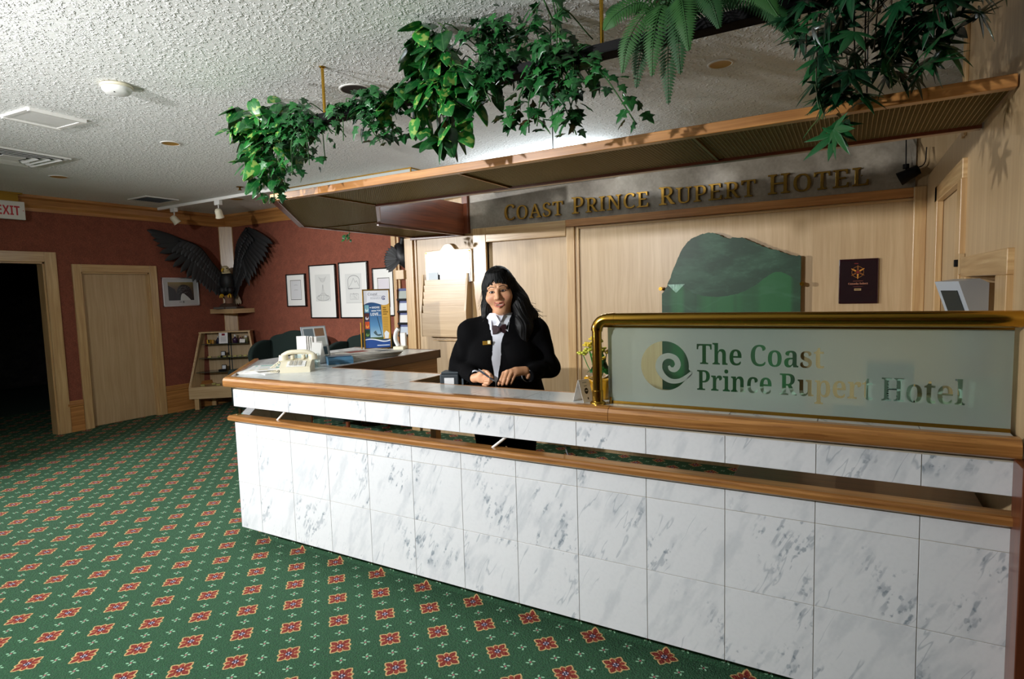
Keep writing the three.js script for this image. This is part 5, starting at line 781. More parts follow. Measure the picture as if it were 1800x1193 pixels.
// under the counter
{
  const t = thing('computer_tower', 'black computer case on the floor under the counter, seen through the slot', 'computer', [-1.02, 0, -0.32]); obj('case', box(-0.36, 0.12, 0, 0.66, -0.1, 0.14, 0, 0.01), M.black, t); obj('front_panel', box(0.12, 0.128, 0.03, 0.63, -0.09, 0.12), M.darkGrey, t);
  const p = thing('power_strip', 'white power strip with plugs lying on the black computer case', 'power strip', [-1.06, 0.66, -0.3], R(20)); obj('body', box(-0.09, 0.09, 0, 0.03, -0.022, 0.022, 0, 0.004), M.white, p); for (let k = 0; k < 3; k++) obj('plug', box(-0.06 + k * 0.05, -0.03 + k * 0.05, 0.03, 0.06, -0.014, 0.014, 0, 0.005), k === 1 ? M.black : M.white, p); obj('switch', box(0.07, 0.085, 0.03, 0.036, -0.01, 0.01), flat(0xb02a2a, 0.5), p);
  const cable = (label, pts, r, m) => { const c = tag(obj('cable', tube(pts, r, 40, 6), m), label, 'cable'); };
  cable('red cable looping behind the slot beside the white strut', [[-0.86, 0.7, -0.3], [-0.78, 0.725, -0.34], [-0.66, 0.71, -0.36], [-0.56, 0.68, -0.38], [-0.55, 0.3, -0.4], [-0.6, 0.01, -0.42]], 0.004, flat(0xb8402c, 0.5));
  cable('black cable hanging in the slot near the woman', [[-0.9, 0.67, -0.24], [-0.82, 0.76, -0.26], [-0.72, 0.7, -0.3], [-0.68, 0.3, -0.34], [-0.7, 0.01, -0.36]], 0.006, M.black);
  cable('grey cable hanging down at the right of the computer case', [[-0.42, 0.9, -0.1], [-0.4, 0.7, -0.2], [-0.36, 0.5, -0.4], [-0.2, 0.02, -0.7]], 0.004, M.grey);
  cable('dark cable running along the carpet behind the counter', [[-0.6, 0.009, -0.45], [-0.3, 0.009, -0.9], [-0.2, 0.009, -1.5], [0.2, 0.009, -2.1]], 0.006, M.black);
  cable('black cable lying in a loop on the carpet at the left behind the counter', [[-2.0, 0.009, -1.6], [-2.2, 0.009, -2.2], [-1.9, 0.009, -2.5], [-1.7, 0.009, -2.2], [-1.5, 0.009, -2.7]], 0.006, M.black);
  const k = thing('shading_desk', 'brown desk added under the right end of the counter to darken the slot', 'desk', [0, 0, 0]); obj('desk_top', box(0.28, 1.14, 0.71, 0.745, -1.0, -0.1, 0, 0.004), M.deskBrown, k); obj('side_panel', [box(0.3, 0.33, 0, 0.71, -0.98, -0.12, 1), box(1.09, 1.12, 0, 0.71, -0.98, -0.12, 1)], M.deskBrown, k); for (let q = 0; q < 3; q++) { const dr = obj('drawer', box(0.72, 1.08, 0.06 + q * 0.22, 0.26 + q * 0.22, -0.98, -0.955, 0, 0.003), M.deskBrown, k); obj('handle', box(0.85, 0.95, 0.15 + q * 0.22, 0.17 + q * 0.22, -1.0, -0.98), M.brassDull, dr); }  // desk added so the right end of the slot falls into shade
  const w = thing('waste_bin', 'dark blue plastic waste bin behind the left part of the counter', 'bin', [-2.28, 0, -0.85]); obj('body', lathe([[0, 0], [0.12, 0], [0.15, 0.5], [0.156, 0.5], [0.156, 0.515], [0.146, 0.515], [0.118, 0.02], [0, 0.02]]), flat(0x1b2638, 0.4), w); obj('rim', new THREE.TorusGeometry(0.152, 0.007, 8, 28).rotateX(Math.PI / 2).translate(0, 0.51, 0), flat(0x2a3a56, 0.35), w);
}
// ---------- hanging greenery ----------
function leafGeo(kind, l, w) {
  // outline points (x across, y along) for half-symmetric shapes; cupped and folded along the midrib
  let half;
  if (kind === 'heart') half = [[0, 0], [0.3, -0.12], [0.48, 0.02], [0.5, 0.22], [0.4, 0.5], [0.22, 0.78], [0.06, 0.97], [0, 1]];
  else if (kind === 'ivy') half = [[0, 0.05], [0.2, -0.08], [0.46, -0.02], [0.3, 0.2], [0.55, 0.42], [0.24, 0.5], [0.14, 0.78], [0, 1]];
  else if (kind === 'lance') half = [[0, 0], [0.25, 0.12], [0.5, 0.38], [0.36, 0.66], [0.14, 0.88], [0, 1]];
  else half = [[0, 0], [0.36, 0.14], [0.5, 0.42], [0.44, 0.72], [0.22, 0.94], [0, 1]];
  const pos = [], idx = [], uv = [], n = half.length;
  for (const [x, y] of half) { const z0 = -0.16 * y * y * l; pos.push(0, y * l, z0); uv.push(0.5, y); pos.push(x * w * 0.55, y * l, z0 + 0.05 * w); uv.push(0.5 + x * 0.5, y); pos.push(x * w, y * l, z0 + 0.02 * w - 0.12 * x * w); uv.push(0.5 + x, y); pos.push(-x * w * 0.55, y * l, z0 + 0.05 * w); uv.push(0.5 - x * 0.5, y); pos.push(-x * w, y * l, z0 + 0.02 * w - 0.12 * x * w); uv.push(0.5 - x, y); }
  for (let i = 0; i < n - 1; i++) { const a = i * 5, b = a + 5; idx.push(a, a + 1, b, a + 1, b + 1, b, a + 1, a + 2, b + 1, a + 2, b + 2, b + 1, a, b, a + 3, a + 3, b, b + 3, a + 3, b + 3, a + 4, a + 4, b + 3, b + 4); }
  const g = new THREE.BufferGeometry(); g.setAttribute('position', new THREE.Float32BufferAttribute(pos, 3)); g.setAttribute('uv', new THREE.Float32BufferAttribute(uv, 2)); g.setIndex(idx); g.computeVertexNormals(); return g;
}
const leafTex = (base, vein, blot, amt, s) => dtex(128, 128, (u, v) => { const rib = Math.max(0, 1 - Math.abs(u - 0.5) / 0.02), side = Math.max(0, 1 - Math.abs(mod((v - Math.abs(u - 0.5) * 0.7) * 7, 1) - 0.5) / 0.09) * 0.35; const n = fb(u, v, 5, 5, 3, s); return mix(mix(base, blot, ss(0.56, 0.66, n) * amt), vein, Math.max(rib * 0.6, side * 0.5)); });
const LM = {
  pothos: [0, 1, 2].map((k) => phy({ map: leafTex([[28, 104, 40], [40, 124, 44], [18, 78, 34]][k], [120, 168, 90], [176, 186, 96], k === 2 ? 0.15 : 0.75, 200 + k), roughness: 0.3, clearcoat: 0.35, clearcoatRoughness: 0.25, side: THREE.DoubleSide })),
  ivy: [0, 1, 2].map((k) => phy({ map: leafTex([[22, 84, 36], [34, 104, 44], [14, 60, 28]][k], [96, 146, 92], [70, 130, 70], 0.4, 210 + k), roughness: 0.38, clearcoat: 0.25, side: THREE.DoubleSide })),
  fern: [0, 1].map((k) => std({ color: [0x1c4a20, 0x2a5a24][k], roughness: 0.6, side: THREE.DoubleSide })),
  lance: [0, 1, 2].map((k) => phy({ map: leafTex([[16, 62, 34], [26, 84, 42], [10, 44, 26]][k], [60, 110, 70], [40, 100, 60], 0.3, 220 + k), roughness: 0.35, clearcoat: 0.4, side: THREE.DoubleSide })),
  stem: flat(0x2f5a26, 0.7), wood: flat(0x3b2d1d, 0.8),
};
const LG = { pothos: [leafGeo('heart', 0.105, 0.075), leafGeo('heart', 0.085, 0.07), leafGeo('heart', 0.075, 0.05)], ivy: [leafGeo('ivy', 0.052, 0.056), leafGeo('ivy', 0.042, 0.046), leafGeo('ivy', 0.034, 0.036)] };
const zT = -0.1;
{
  const t = thing('hanging_planter', 'long black planter trough hung from the ceiling on brass rods', 'planter', [0, 0, zT]);
  obj('trough', [box(-2.3, 1.05, 2.53, 2.537, -0.04, 0.04), box(-2.3, 1.05, 2.53, 2.57, -0.04, -0.034), box(-2.3, 1.05, 2.53, 2.57, 0.034, 0.04), box(-2.305, -2.297, 2.53, 2.57, -0.04, 0.04), box(1.045, 1.052, 2.53, 2.57, -0.04, 0.04)], M.black, t);
  obj('soil', box(-2.29, 1.04, 2.536, 2.56, -0.033, 0.033), flat(0x1d160f, 0.95), t);
  for (const x of [-1.825, -0.2, 0.95]) { obj('rod', cyl(0.0085, 0.0085, H - 2.53, [x, (H + 2.53) / 2, 0], 14), M.brass, t); obj('rosette', lathe([[0, 0], [0.018, 0], [0.014, -0.006], [0, -0.008]]).translate(x, H, 0), M.brass, t); }
}
// leaf placed at p, facing outward o, tip hanging down
function putLeaf(t, g, m, p, o, droop, tw, sc) {
  const mesh = new THREE.Mesh(g, m); mesh.name = 'leaf'; mesh.castShadow = mesh.receiveShadow = true;
  const tip = V(o.x * 0.6, -droop, o.z * 0.6).normalize(), z = o.clone().addScaledVector(tip, -o.dot(tip)).normalize(), x = tip.clone().cross(z);
  const q = new THREE.Quaternion().setFromRotationMatrix(new THREE.Matrix4().makeBasis(x, tip, z)).multiply(new THREE.Quaternion().setFromEuler(new THREE.Euler(rr(-0.5, 0.5), rr(-0.5, 0.5), tw)));
  mesh.position.copy(p); mesh.quaternion.copy(q); mesh.scale.setScalar(sc); t.add(mesh);
}
// a plant made of vines: each vine is a list of points; leaves sit along it
function vinePlant(name, label, origin, vines, kind, per, spread, scA, scB, maxN = 290) {
  const t = thing(name, label, 'plant', origin); const O = V(...origin); let n = 0;
  [...vines].reverse().forEach((v) => {
    const pts = v.map((p) => V(...p).sub(O)), c = new THREE.CatmullRomCurve3(pts), len = c.getLength();
    obj('vine', new THREE.TubeGeometry(c, 14, 0.003, 5), LM.stem, t);
    const k = Math.round(len * per);
    for (let i = 0; i < k && n < maxN; i++, n++) {
      const p = c.getPoint(Math.min(1, (i + rnd()) / k)), a = rnd() * Math.PI * 2, r = spread * Math.sqrt(rnd());
      const o = V(Math.cos(a) * 0.7, rr(0.0, 0.7), Math.sin(a) * 0.6 + 0.45).normalize();
      p.x += Math.cos(a) * r; p.y += rr(-0.5, 0.5) * r; p.z += Math.sin(a) * r;
      putLeaf(t, LG[kind][Math.floor(rnd() * 3)], LM[kind][Math.floor(rnd() * 3)], p, o, rr(0.2, 1.1), rr(-0.7, 0.7), rr(scA, scB));
    }
  });
  return t;
}
const around = (cx, cy, n, rx, up, dn) => { const v = []; for (let k = 0; k < n; k++) { const a = k / n * Math.PI * 2 + rr(-0.2, 0.2), ex = cx + Math.cos(a) * rx * rr(0.6, 1), ey = cy + (Math.sin(a) > 0 ? Math.sin(a) * up : Math.sin(a) * dn) * rr(0.7, 1); v.push([[cx + rr(-0.05, 0.05), 2.56, zT], [(cx + ex) / 2, Math.max(2.58, ey + 0.06), zT + rr(-0.08, 0.12)], [ex, ey, zT + rr(-0.15, 0.16)]]); } return v; };
vinePlant('pothos', 'variegated green pothos spilling over the left end of the planter', [-2.25, 2.56, zT], [...around(-2.27, 2.5, 13, 0.24, 0.16, 0.2), [[-2.3, 2.56, zT], [-2.52, 2.66, zT], [-2.56, 2.74, zT + 0.02]], [[-2.3, 2.56, zT], [-2.5, 2.62, zT], [-2.66, 2.62, zT]], [[-2.3, 2.56, zT], [-2.42, 2.42, zT + 0.05], [-2.38, 2.2, zT + 0.02]], [[-2.25, 2.56, zT], [-2.3, 2.42, zT + 0.1], [-2.3, 2.24, zT + 0.08]], [[-2.2, 2.56, zT], [-2.2, 2.42, zT + 0.1], [-2.22, 2.25, zT + 0.06]]], 'pothos', 44, 0.07, 0.9, 1.3, 270);
vinePlant('ivy', 'dense small leaved ivy between the left pothos and the brass rod', [-1.95, 2.56, zT], [...around(-1.97, 2.5, 11, 0.22, 0.12, 0.16), [[-2.0, 2.56, zT], [-1.98, 2.45, zT + 0.1], [-2.02, 2.26, zT + 0.08]], [[-1.9, 2.56, zT], [-1.86, 2.46, zT + 0.1], [-1.9, 2.3, zT + 0.06]], [[-2.05, 2.56, zT], [-2.1, 2.42, zT + 0.1], [-2.12, 2.22, zT + 0.05]], [[-2.1, 2.56, zT], [-2.18, 2.36, zT + 0.08], [-2.22, 2.14, zT + 0.05]]], 'ivy', 80, 0.07, 0.85, 1.3);
vinePlant('ivy', 'trailing ivy along the trough right of the first brass rod', [-1.55, 2.56, zT], [...around(-1.62, 2.5, 9, 0.26, 0.05, 0.12), ...around(-1.42, 2.48, 7, 0.18, 0.05, 0.12), [[-1.5, 2.56, zT], [-1.4, 2.44, zT + 0.08], [-1.3, 2.38, zT + 0.06]], [[-1.5, 2.56, zT], [-1.42, 2.44, zT + 0.1], [-1.36, 2.34, zT + 0.08]]], 'ivy', 85, 0.07, 0.85, 1.35);
vinePlant('pothos', 'large variegated pothos in the middle of the planter', [-0.98, 2.56, zT], [...around(-0.98, 2.58, 16, 0.27, 0.19, 0.2), ...around(-1.0, 2.56, 8, 0.16, 0.12, 0.12), [[-0.98, 2.56, zT], [-1.1, 2.44, zT + 0.1], [-1.02, 2.3, zT + 0.1], [-0.9, 2.31, zT + 0.1]], [[-0.95, 2.56, zT], [-0.92, 2.42, zT + 0.08], [-0.9, 2.27, zT + 0.1]], [[-1.0, 2.56, zT], [-1.2, 2.54, zT + 0.08], [-1.32, 2.47, zT + 0.06]]], 'pothos', 40, 0.06, 0.95, 1.4, 280);
vinePlant('ivy', 'thin ivy sprigs between the middle pothos and the big ivy', [-0.68, 2.56, zT], [...around(-0.7, 2.6, 8, 0.14, 0.14, 0.09), [[-0.68, 2.56, zT], [-0.74, 2.5, zT + 0.06], [-0.7, 2.42, zT + 0.08]]], 'ivy', 110, 0.07, 0.9, 1.35);
vinePlant('ivy', 'big dark ivy hanging in long strands from the middle of the planter', [-0.36, 2.56, zT], [...around(-0.4, 2.56, 13, 0.2, 0.2, 0.18), [[-0.4, 2.56, zT], [-0.36, 2.4, zT + 0.08], [-0.3, 2.22, zT + 0.05]], [[-0.4, 2.56, zT], [-0.33, 2.42, zT + 0.1], [-0.28, 2.26, zT + 0.1]], [[-0.35, 2.56, zT], [-0.28, 2.4, zT + 0.1], [-0.32, 2.24, zT + 0.12]], [[-0.3, 2.56, zT], [-0.16, 2.42, zT + 0.08], [-0.04, 2.22, zT + 0.05]], [[-0.45, 2.56, zT], [-0.5, 2.42, zT + 0.08], [-0.52, 2.26, zT + 0.06]], [[-0.5, 2.56, zT], [-0.54, 2.44, zT + 0.08], [-0.6, 2.34, zT + 0.06], [-0.67, 2.335, zT + 0.05]], [[-0.42, 2.56, zT], [-0.43, 2.42, zT + 0.1], [-0.46, 2.27, zT + 0.1]], [[-0.45, 2.56, zT], [-0.5, 2.7, zT], [-0.5, 2.8, zT]]], 'ivy', 56, 0.065, 1.0, 1.5);
{ // fern
  const t = thing('fern', 'sword fern with arching fronds in the planter', 'plant', [0.1, 2.58, zT]);
  const ends = [[0.42, -0.16, 0.05], [0.38, -0.1, 0.12], [0.44, -0.12, -0.1], [0.3, 0.1, 0.1], [0.0, -0.32, 0.1], [-0.05, -0.22, 0.14], [0.06, -0.24, 0.16], [-0.18, -0.17, 0.1], [-0.14, -0.22, 0.05], [-0.26, 0.02, 0.08], [-0.1, 0.18, 0.05], [0.14, 0.2, 0.05], [0.2, -0.12, 0.18], [0.3, 0.16, -0.05], [-0.28, 0.12, 0.0], [0.1, -0.18, 0.2]];
  ends.forEach(([x, y, z], k) => {
    const c = new THREE.CatmullRomCurve3([V(0, 0, 0), V(x * 0.45, Math.max(0.06, y * 0.3 + 0.1), z * 0.5), V(x * 0.85, y * 0.6 + 0.05, z), V(x, y, z)]), L = c.getLength(), gs = [new THREE.TubeGeometry(c, 14, 0.002, 5)], n = Math.round(L / 0.011);
    for (let i = 3; i < n; i++) { const s = i / n, p = c.getPoint(s), tg = c.getTangent(s), up = V(0, 0.35, 1).addScaledVector(tg, -tg.dot(V(0, 0.35, 1))).normalize(), sd = tg.clone().cross(up).normalize(), ln = 0.052 * Math.sin(Math.PI * Math.min(0.97, 0.12 + s * 0.88)) + 0.006;
      for (const d of [-1, 1]) { const g = leafGeo('lance', ln, 0.011), dir = sd.clone().multiplyScalar(d).addScaledVector(tg, 0.35).addScaledVector(V(0, -1, 0), 0.15).normalize(), zz = up.clone().addScaledVector(dir, -up.dot(dir)).normalize(); g.applyMatrix4(new THREE.Matrix4().makeBasis(dir.clone().cross(zz), dir, zz).setPosition(p)); gs.push(g); } }
    obj('frond', gs, LM.fern[k % 2], t);
  });
}
{ // palmate foliage at the right
  const t = thing('palmate_plant', 'large dark hanging plant with pointed finger leaves at the right end', 'plant', [0.8, 2.56, zT]);
  const gs = []; [[0, 1], [0.75, 0.85], [-0.75, 0.85], [1.5, 0.62], [-1.5, 0.62]].forEach(([a, s]) => { const g = leafGeo('lance', 0.075 * s, 0.02 * s); g.rotateZ(a); gs.push(g); }); const star = mergeGeometries(gs.map(clean));
  const top = (x) => 2.72, bot = (x) => { const P = [[0.5, 2.46], [0.56, 2.36], [0.6, 2.16], [0.66, 2.06], [0.72, 2.1], [0.78, 2.22], [0.86, 2.24], [0.94, 2.26], [1.0, 2.36], [1.08, 2.44]]; for (let i = 0; i < P.length - 1; i++) if (x <= P[i + 1][0]) return P[i][1] + (P[i + 1][1] - P[i][1]) * Math.max(0, (x - P[i][0]) / (P[i + 1][0] - P[i][0])); return 2.5; };
  for (let k = 0; k < 16; k++) { const x = 0.53 + 0.52 * (k + 0.5) / 16, b = bot(x) + 0.1; obj('vine', tube([[(x - 0.8) * 0.7, 0, 0], [x - 0.8, -0.06, rr(0, 0.1)], [x - 0.8 + rr(-0.03, 0.03), b - 2.56, rr(-0.05, 0.12)]], 0.0025, 12, 5), LM.wood, t); }
  for (let k = 0; k < 295; k++) { const x = rr(0.5, 1.08), b = bot(x), y = b + (top(x) - b) * Math.pow(rnd(), 0.85), p = V(x - 0.8, y - 2.56, rr(-0.16, 0.16)), a = rr(0, 6.28), o = V(Math.cos(a) * 0.6, rr(-0.1, 0.5), Math.sin(a) * 0.5 + 0.5).normalize(); putLeaf(t, star, LM.lance[Math.floor(rnd() * 3)], p, o, rr(0.2, 1.0), rr(-0.8, 0.8), rr(1.15, 1.75)); }
}
{ // small sprig below the canopy's far side
  const t = thing('ivy_sprig', 'small ivy sprig dangling below the canopy in front of the red wall', 'plant', [-3.5, 2.2, -1.9]);
  obj('vine', tube([[0, 0.03, 0], [0.01, -0.03, 0.0], [0.02, -0.09, 0.01]], 0.002, 8, 5), LM.stem, t);
  for (let k = 0; k < 9; k++) putLeaf(t, LG.ivy[k % 3], LM.ivy[k % 3], V(rr(-0.06, 0.06), -0.02 - k * 0.009, rr(-0.05, 0.05)), V(rr(-0.3, 0.5), 0.2, 1).normalize(), 0.6, rr(-0.6, 0.6), 0.9);
}
// ---------- the woman behind the counter ----------
function nets(f, mn, mx, h, colorFn) {
  const n = [0, 1, 2].map((k) => Math.ceil((mx[k] - mn[k]) / h) + 1), S = [1, n[0], n[0] * n[1]], val = new Float32Array(n[0] * n[1] * n[2]);
  for (let k = 0, q = 0; k < n[2]; k++) for (let j = 0; j < n[1]; j++) for (let i = 0; i < n[0]; i++, q++) val[q] = f(mn[0] + i * h, mn[1] + j * h, mn[2] + k * h);
  const vid = new Int32Array(val.length).fill(-1), pos = [], nor = [], col = [], idx = [];
  for (let k = 0; k < n[2] - 1; k++) for (let j = 0; j < n[1] - 1; j++) for (let i = 0; i < n[0] - 1; i++) {
    const q = i + j * S[1] + k * S[2]; let c = 0, x = 0, y = 0, z = 0, m = 0;
    for (let b = 0; b < 8; b++) if (val[q + (b & 1) + ((b >> 1) & 1) * S[1] + (b >> 2) * S[2]] < 0) m |= 1 << b;
    if (m === 0 || m === 255) continue;
    for (let a = 0; a < 8; a++) for (let e = 0; e < 3; e++) { if (a & (1 << e)) continue; const b = a | (1 << e); if (((m >> a) & 1) === ((m >> b) & 1)) continue; const va = val[q + (a & 1) + ((a >> 1) & 1) * S[1] + (a >> 2) * S[2]], vb = val[q + (b & 1) + ((b >> 1) & 1) * S[1] + (b >> 2) * S[2]], t = va / (va - vb); x += (a & 1) + (e === 0 ? t : 0); y += ((a >> 1) & 1) + (e === 1 ? t : 0); z += (a >> 2) + (e === 2 ? t : 0); c++; }
    const X = mn[0] + (i + x / c) * h, Yy = mn[1] + (j + y / c) * h, Z = mn[2] + (k + z / c) * h, d = h * 0.5;
    const g = V(f(X + d, Yy, Z) - f(X - d, Yy, Z), f(X, Yy + d, Z) - f(X, Yy - d, Z), f(X, Yy, Z + d) - f(X, Yy, Z - d)).normalize();
    vid[q] = pos.length / 3; pos.push(X, Yy, Z); nor.push(g.x, g.y, g.z); if (colorFn) col.push(...colorFn(X, Yy, Z));
  }
  for (let k = 1; k < n[2] - 1; k++) for (let j = 1; j < n[1] - 1; j++) for (let i = 1; i < n[0] - 1; i++) {
    const q = i + j * S[1] + k * S[2], s = val[q] < 0;
    for (let e = 0; e < 3; e++) { if (s === (val[q + S[e]] < 0)) continue; const u = S[(e + 1) % 3], v = S[(e + 2) % 3], a = vid[q - u - v], b = vid[q - v], c = vid[q], d = vid[q - u]; if (a < 0 || b < 0 || c < 0 || d < 0) continue; if (s) idx.push(a, b, c, a, c, d); else idx.push(a, c, b, a, d, c); }
  }
  const g = new THREE.BufferGeometry(); g.setAttribute('position', new THREE.Float32BufferAttribute(pos, 3)); g.setAttribute('normal', new THREE.Float32BufferAttribute(nor, 3)); if (colorFn) g.setAttribute('color', new THREE.Float32BufferAttribute(col, 3)); g.setIndex(idx); return g;
}
const smin = (a, b, k) => { const h = Math.max(k - Math.abs(a - b), 0) / k; return Math.min(a, b) - h * h * k * 0.25; };
const smax = (a, b, k) => -smin(-a, -b, k);
const ell = (x, y, z, c, r) => { const a = (x - c[0]) / r[0], b = (y - c[1]) / r[1], d = (z - c[2]) / r[2], k = Math.sqrt(a * a + b * b + d * d), m = Math.sqrt(a * a / (r[0] * r[0]) + b * b / (r[1] * r[1]) + d * d / (r[2] * r[2])); return m > 1e-9 ? k * (k - 1) / m : -Math.min(...r); };
const cap = (x, y, z, a, b, ra, rb) => { const ux = b[0] - a[0], uy = b[1] - a[1], uz = b[2] - a[2], px = x - a[0], py = y - a[1], pz = z - a[2], t = Math.max(0, Math.min(1, (px * ux + py * uy + pz * uz) / (ux * ux + uy * uy + uz * uz))); return Math.hypot(px - t * ux, py - t * uy, pz - t * uz) - (ra + (rb - ra) * t); };
{
  const t = thing('person', 'smiling woman with long black hair, dark jacket, white shirt and bow tie behind the counter', 'person', [-1.02, 0, -0.605], R(27));
  const lin = (hex) => { const c = new THREE.Color(hex); return [c.r, c.g, c.b]; };
  const skin = lin(0xd9a27c), lip = lin(0xb5685a), rosy = lin(0xd48f72), dark = lin(0xb98462);
  // --- head (own axes: origin between the eyes' level and the skull middle) ---
  const HP = [-0.014, 1.578, 0.012], tilt = R(7), yaw = R(-4), pitch = R(3);
  const HQ = new THREE.Quaternion().setFromEuler(new THREE.Euler(pitch, yaw, tilt, 'ZYX')), HQi = HQ.clone().invert();
  const face = (x, y, z) => {
    const ax = Math.abs(x);
    let d = ell(x, y, z, [0, 0.032, -0.022], [0.076, 0.098, 0.096]);
    d = smin(d, ell(x, y, z, [0, -0.035, 0.014], [0.069, 0.092, 0.069]), 0.03);
    d = smin(d, ell(x, y, z, [0, -0.112, 0.046], [0.034, 0.026, 0.028]), 0.035);
    d = smin(d, ell(ax, y, z, [0.046, -0.036, 0.05], [0.029, 0.027, 0.027]), 0.025);
    d = smin(d, cap(ax, y, z, [0.012, 0.022, 0.074], [0.05, 0.022, 0.056], 0.008, 0.007), 0.014);
    d = smax(d, -ell(ax, y, z, [0.031, 0.0, 0.09], [0.018, 0.0085, 0.015]), 0.012);
    d = smin(d, cap(x, y, z, [0, 0.008, 0.078], [0, -0.034, 0.099], 0.0075, 0.0125), 0.012);
    d = smin(d, ell(ax, y, z, [0.0125, -0.038, 0.088], [0.0095, 0.008, 0.011]), 0.007);
    d = smax(d, -ell(ax, y, z, [0.007, -0.047, 0.094], [0.004, 0.004, 0.005]), 0.003);
    d = smin(d, cap(ax, y, z, [0.0, -0.0665, 0.0845], [0.027, -0.0615, 0.07], 0.0052, 0.003), 0.006);
    d = smin(d, cap(ax, y, z, [0.0, -0.0875, 0.081], [0.02, -0.079, 0.073], 0.0065, 0.0035), 0.007);
    d = smax(d, -Math.max(ell(x, y - 4.5 * x * x, z, [0, -0.0775, 0.086], [0.024, 0.0055, 0.016]), -1), 0.003);
    d = smin(d, cap(x, y, z, [0, -0.08, -0.02], [0.0, -0.25, -0.03], 0.05, 0.058), 0.03);
    return d;
  };
  const faceCol = (X, Yy, Z) => { const y2 = Yy - 4.0 * X * X, ax = Math.abs(X); if (Z > 0.06 && ax < 0.03 && (Math.abs(Yy + 0.0665 - 0.0045 * ax / 0.027) < 0.0042 || Math.abs(Yy + 0.087 - 0.009 * ax / 0.022) < 0.006)) return lip; const cheek = Math.exp(-(Math.pow((ax - 0.044) / 0.02, 2) + Math.pow((Yy + 0.04) / 0.018, 2))); return mix(skin, rosy, 0.7 * cheek); };
  const headG = nets(face, [-0.09, -0.25, -0.13], [0.09, 0.14, 0.125], 0.0024, faceCol); headG.applyQuaternion(HQ); headG.translate(...HP);
  // --- hands ---
  const chain = (x, y, z, p, r) => { let d = 9; for (let i = 0; i < p.length - 1; i++) d = Math.min(d, cap(x, y, z, p[i], p[i + 1], r[i], r[i + 1])); return d; };
  const hand = (W, K, P, D, Tp, thumb, up) => (x, y, z) => {
    let d = cap(x, y, z, W, [(W[0] + K[1][0]) / 2, (W[1] + K[1][1]) / 2, (W[2] + K[1][2]) / 2], 0.025, 0.024);
    for (let i = 0; i < 4; i++) { const m = [W[0] * 0.35 + K[i][0] * 0.65, W[1] * 0.35 + K[i][1] * 0.65, W[2] * 0.35 + K[i][2] * 0.65]; d = smin(d, cap(x, y, z, m, K[i], 0.0135, 0.0105), 0.016); }
    for (let i = 0; i < 4; i++) { const s = i === 3 ? 0.84 : 1; const fd = chain(x, y, z, [K[i], P[i], D[i], Tp[i]], [0.0105 * s, 0.0095 * s, 0.0085 * s, 0.0072 * s]); d = smin(d, fd, 0.005); }
    d = smin(d, chain(x, y, z, thumb, [0.015, 0.0115, 0.0095, 0.008]), 0.01);
    return d;
  };
  const hA = hand([-0.148, 1.108, 0.225], [[-0.086, 1.142, 0.272], [-0.08, 1.127, 0.28], [-0.082, 1.111, 0.278], [-0.09, 1.097, 0.27]], [[-0.054, 1.137, 0.302], [-0.046, 1.12, 0.308], [-0.05, 1.103, 0.304], [-0.062, 1.09, 0.294]], [[-0.044, 1.126, 0.322], [-0.058, 1.109, 0.326], [-0.064, 1.094, 0.322], [-0.076, 1.083, 0.31]], [[-0.056, 1.122, 0.328], [-0.078, 1.108, 0.318], [-0.084, 1.093, 0.314], [-0.094, 1.083, 0.303]], [[-0.118, 1.128, 0.252], [-0.09, 1.152, 0.29], [-0.068, 1.152, 0.316], [-0.052, 1.14, 0.33]]);
  const hB = hand([0.128, 1.142, 0.225], [[0.016, 1.138, 0.278], [0.036, 1.147, 0.28], [0.058, 1.146, 0.276], [0.079, 1.136, 0.266]], [[0.004, 1.112, 0.3], [0.022, 1.113, 0.306], [0.042, 1.112, 0.303], [0.064, 1.108, 0.292]], [[-0.008, 1.09, 0.3], [0.011, 1.087, 0.304], [0.032, 1.087, 0.3], [0.054, 1.088, 0.29]], [[-0.012, 1.081, 0.29], [0.008, 1.079, 0.292], [0.03, 1.079, 0.288], [0.052, 1.081, 0.28]], [[0.075, 1.13, 0.25], [0.034, 1.116, 0.272], [0.006, 1.102, 0.284], [-0.01, 1.088, 0.282]]);
  const pl = (g) => { if (!g.attributes.color) { const n = g.attributes.position.count, c = new Float32Array(n * 3); for (let i = 0; i < n; i++) c.set(skin, i * 3); g.setAttribute('color', new THREE.BufferAttribute(c, 3)); } return g; };
  const A3 = nets(hA, [-0.185, 1.06, 0.19], [-0.02, 1.18, 0.35], 0.0028), B3 = nets(hB, [-0.035, 1.06, 0.19], [0.165, 1.18, 0.33], 0.0028);
  // --- body under the clothes ---
  const bodyF = (x, y, z, o = 0) => {
    const ax = Math.abs(x);
    let d = ell(x, y, z, [0, 1.2, -0.01], [0.19 + o, 0.24 + o, 0.125 + o]);
    d = smin(d, ell(x, y, z, [0, 0.99, 0.005], [0.19 + o, 0.24 + o, 0.145 + o]), 0.08);
    d = smin(d, ell(ax, y, z, [0.085, 1.2, 0.085], [0.085 + o, 0.08 + o, 0.065 + o]), 0.06);
    d = smin(d, cap(ax, y, z, [0.03, 1.4, -0.02], [0.175, 1.34, -0.015], 0.045 + o, 0.062 + o), 0.06);
    const arm = smin(cap(ax, y, z, [0.19, 1.335, -0.015], [0.255, 1.14, 0.02], 0.06 + o, 0.05 + o), cap(ax, y, z, [0.255, 1.14, 0.02], [0.142, 1.115, 0.225], 0.048 + o, 0.03 + o * 0.7), 0.03);
    return smin(d, arm, 0.04);
  };
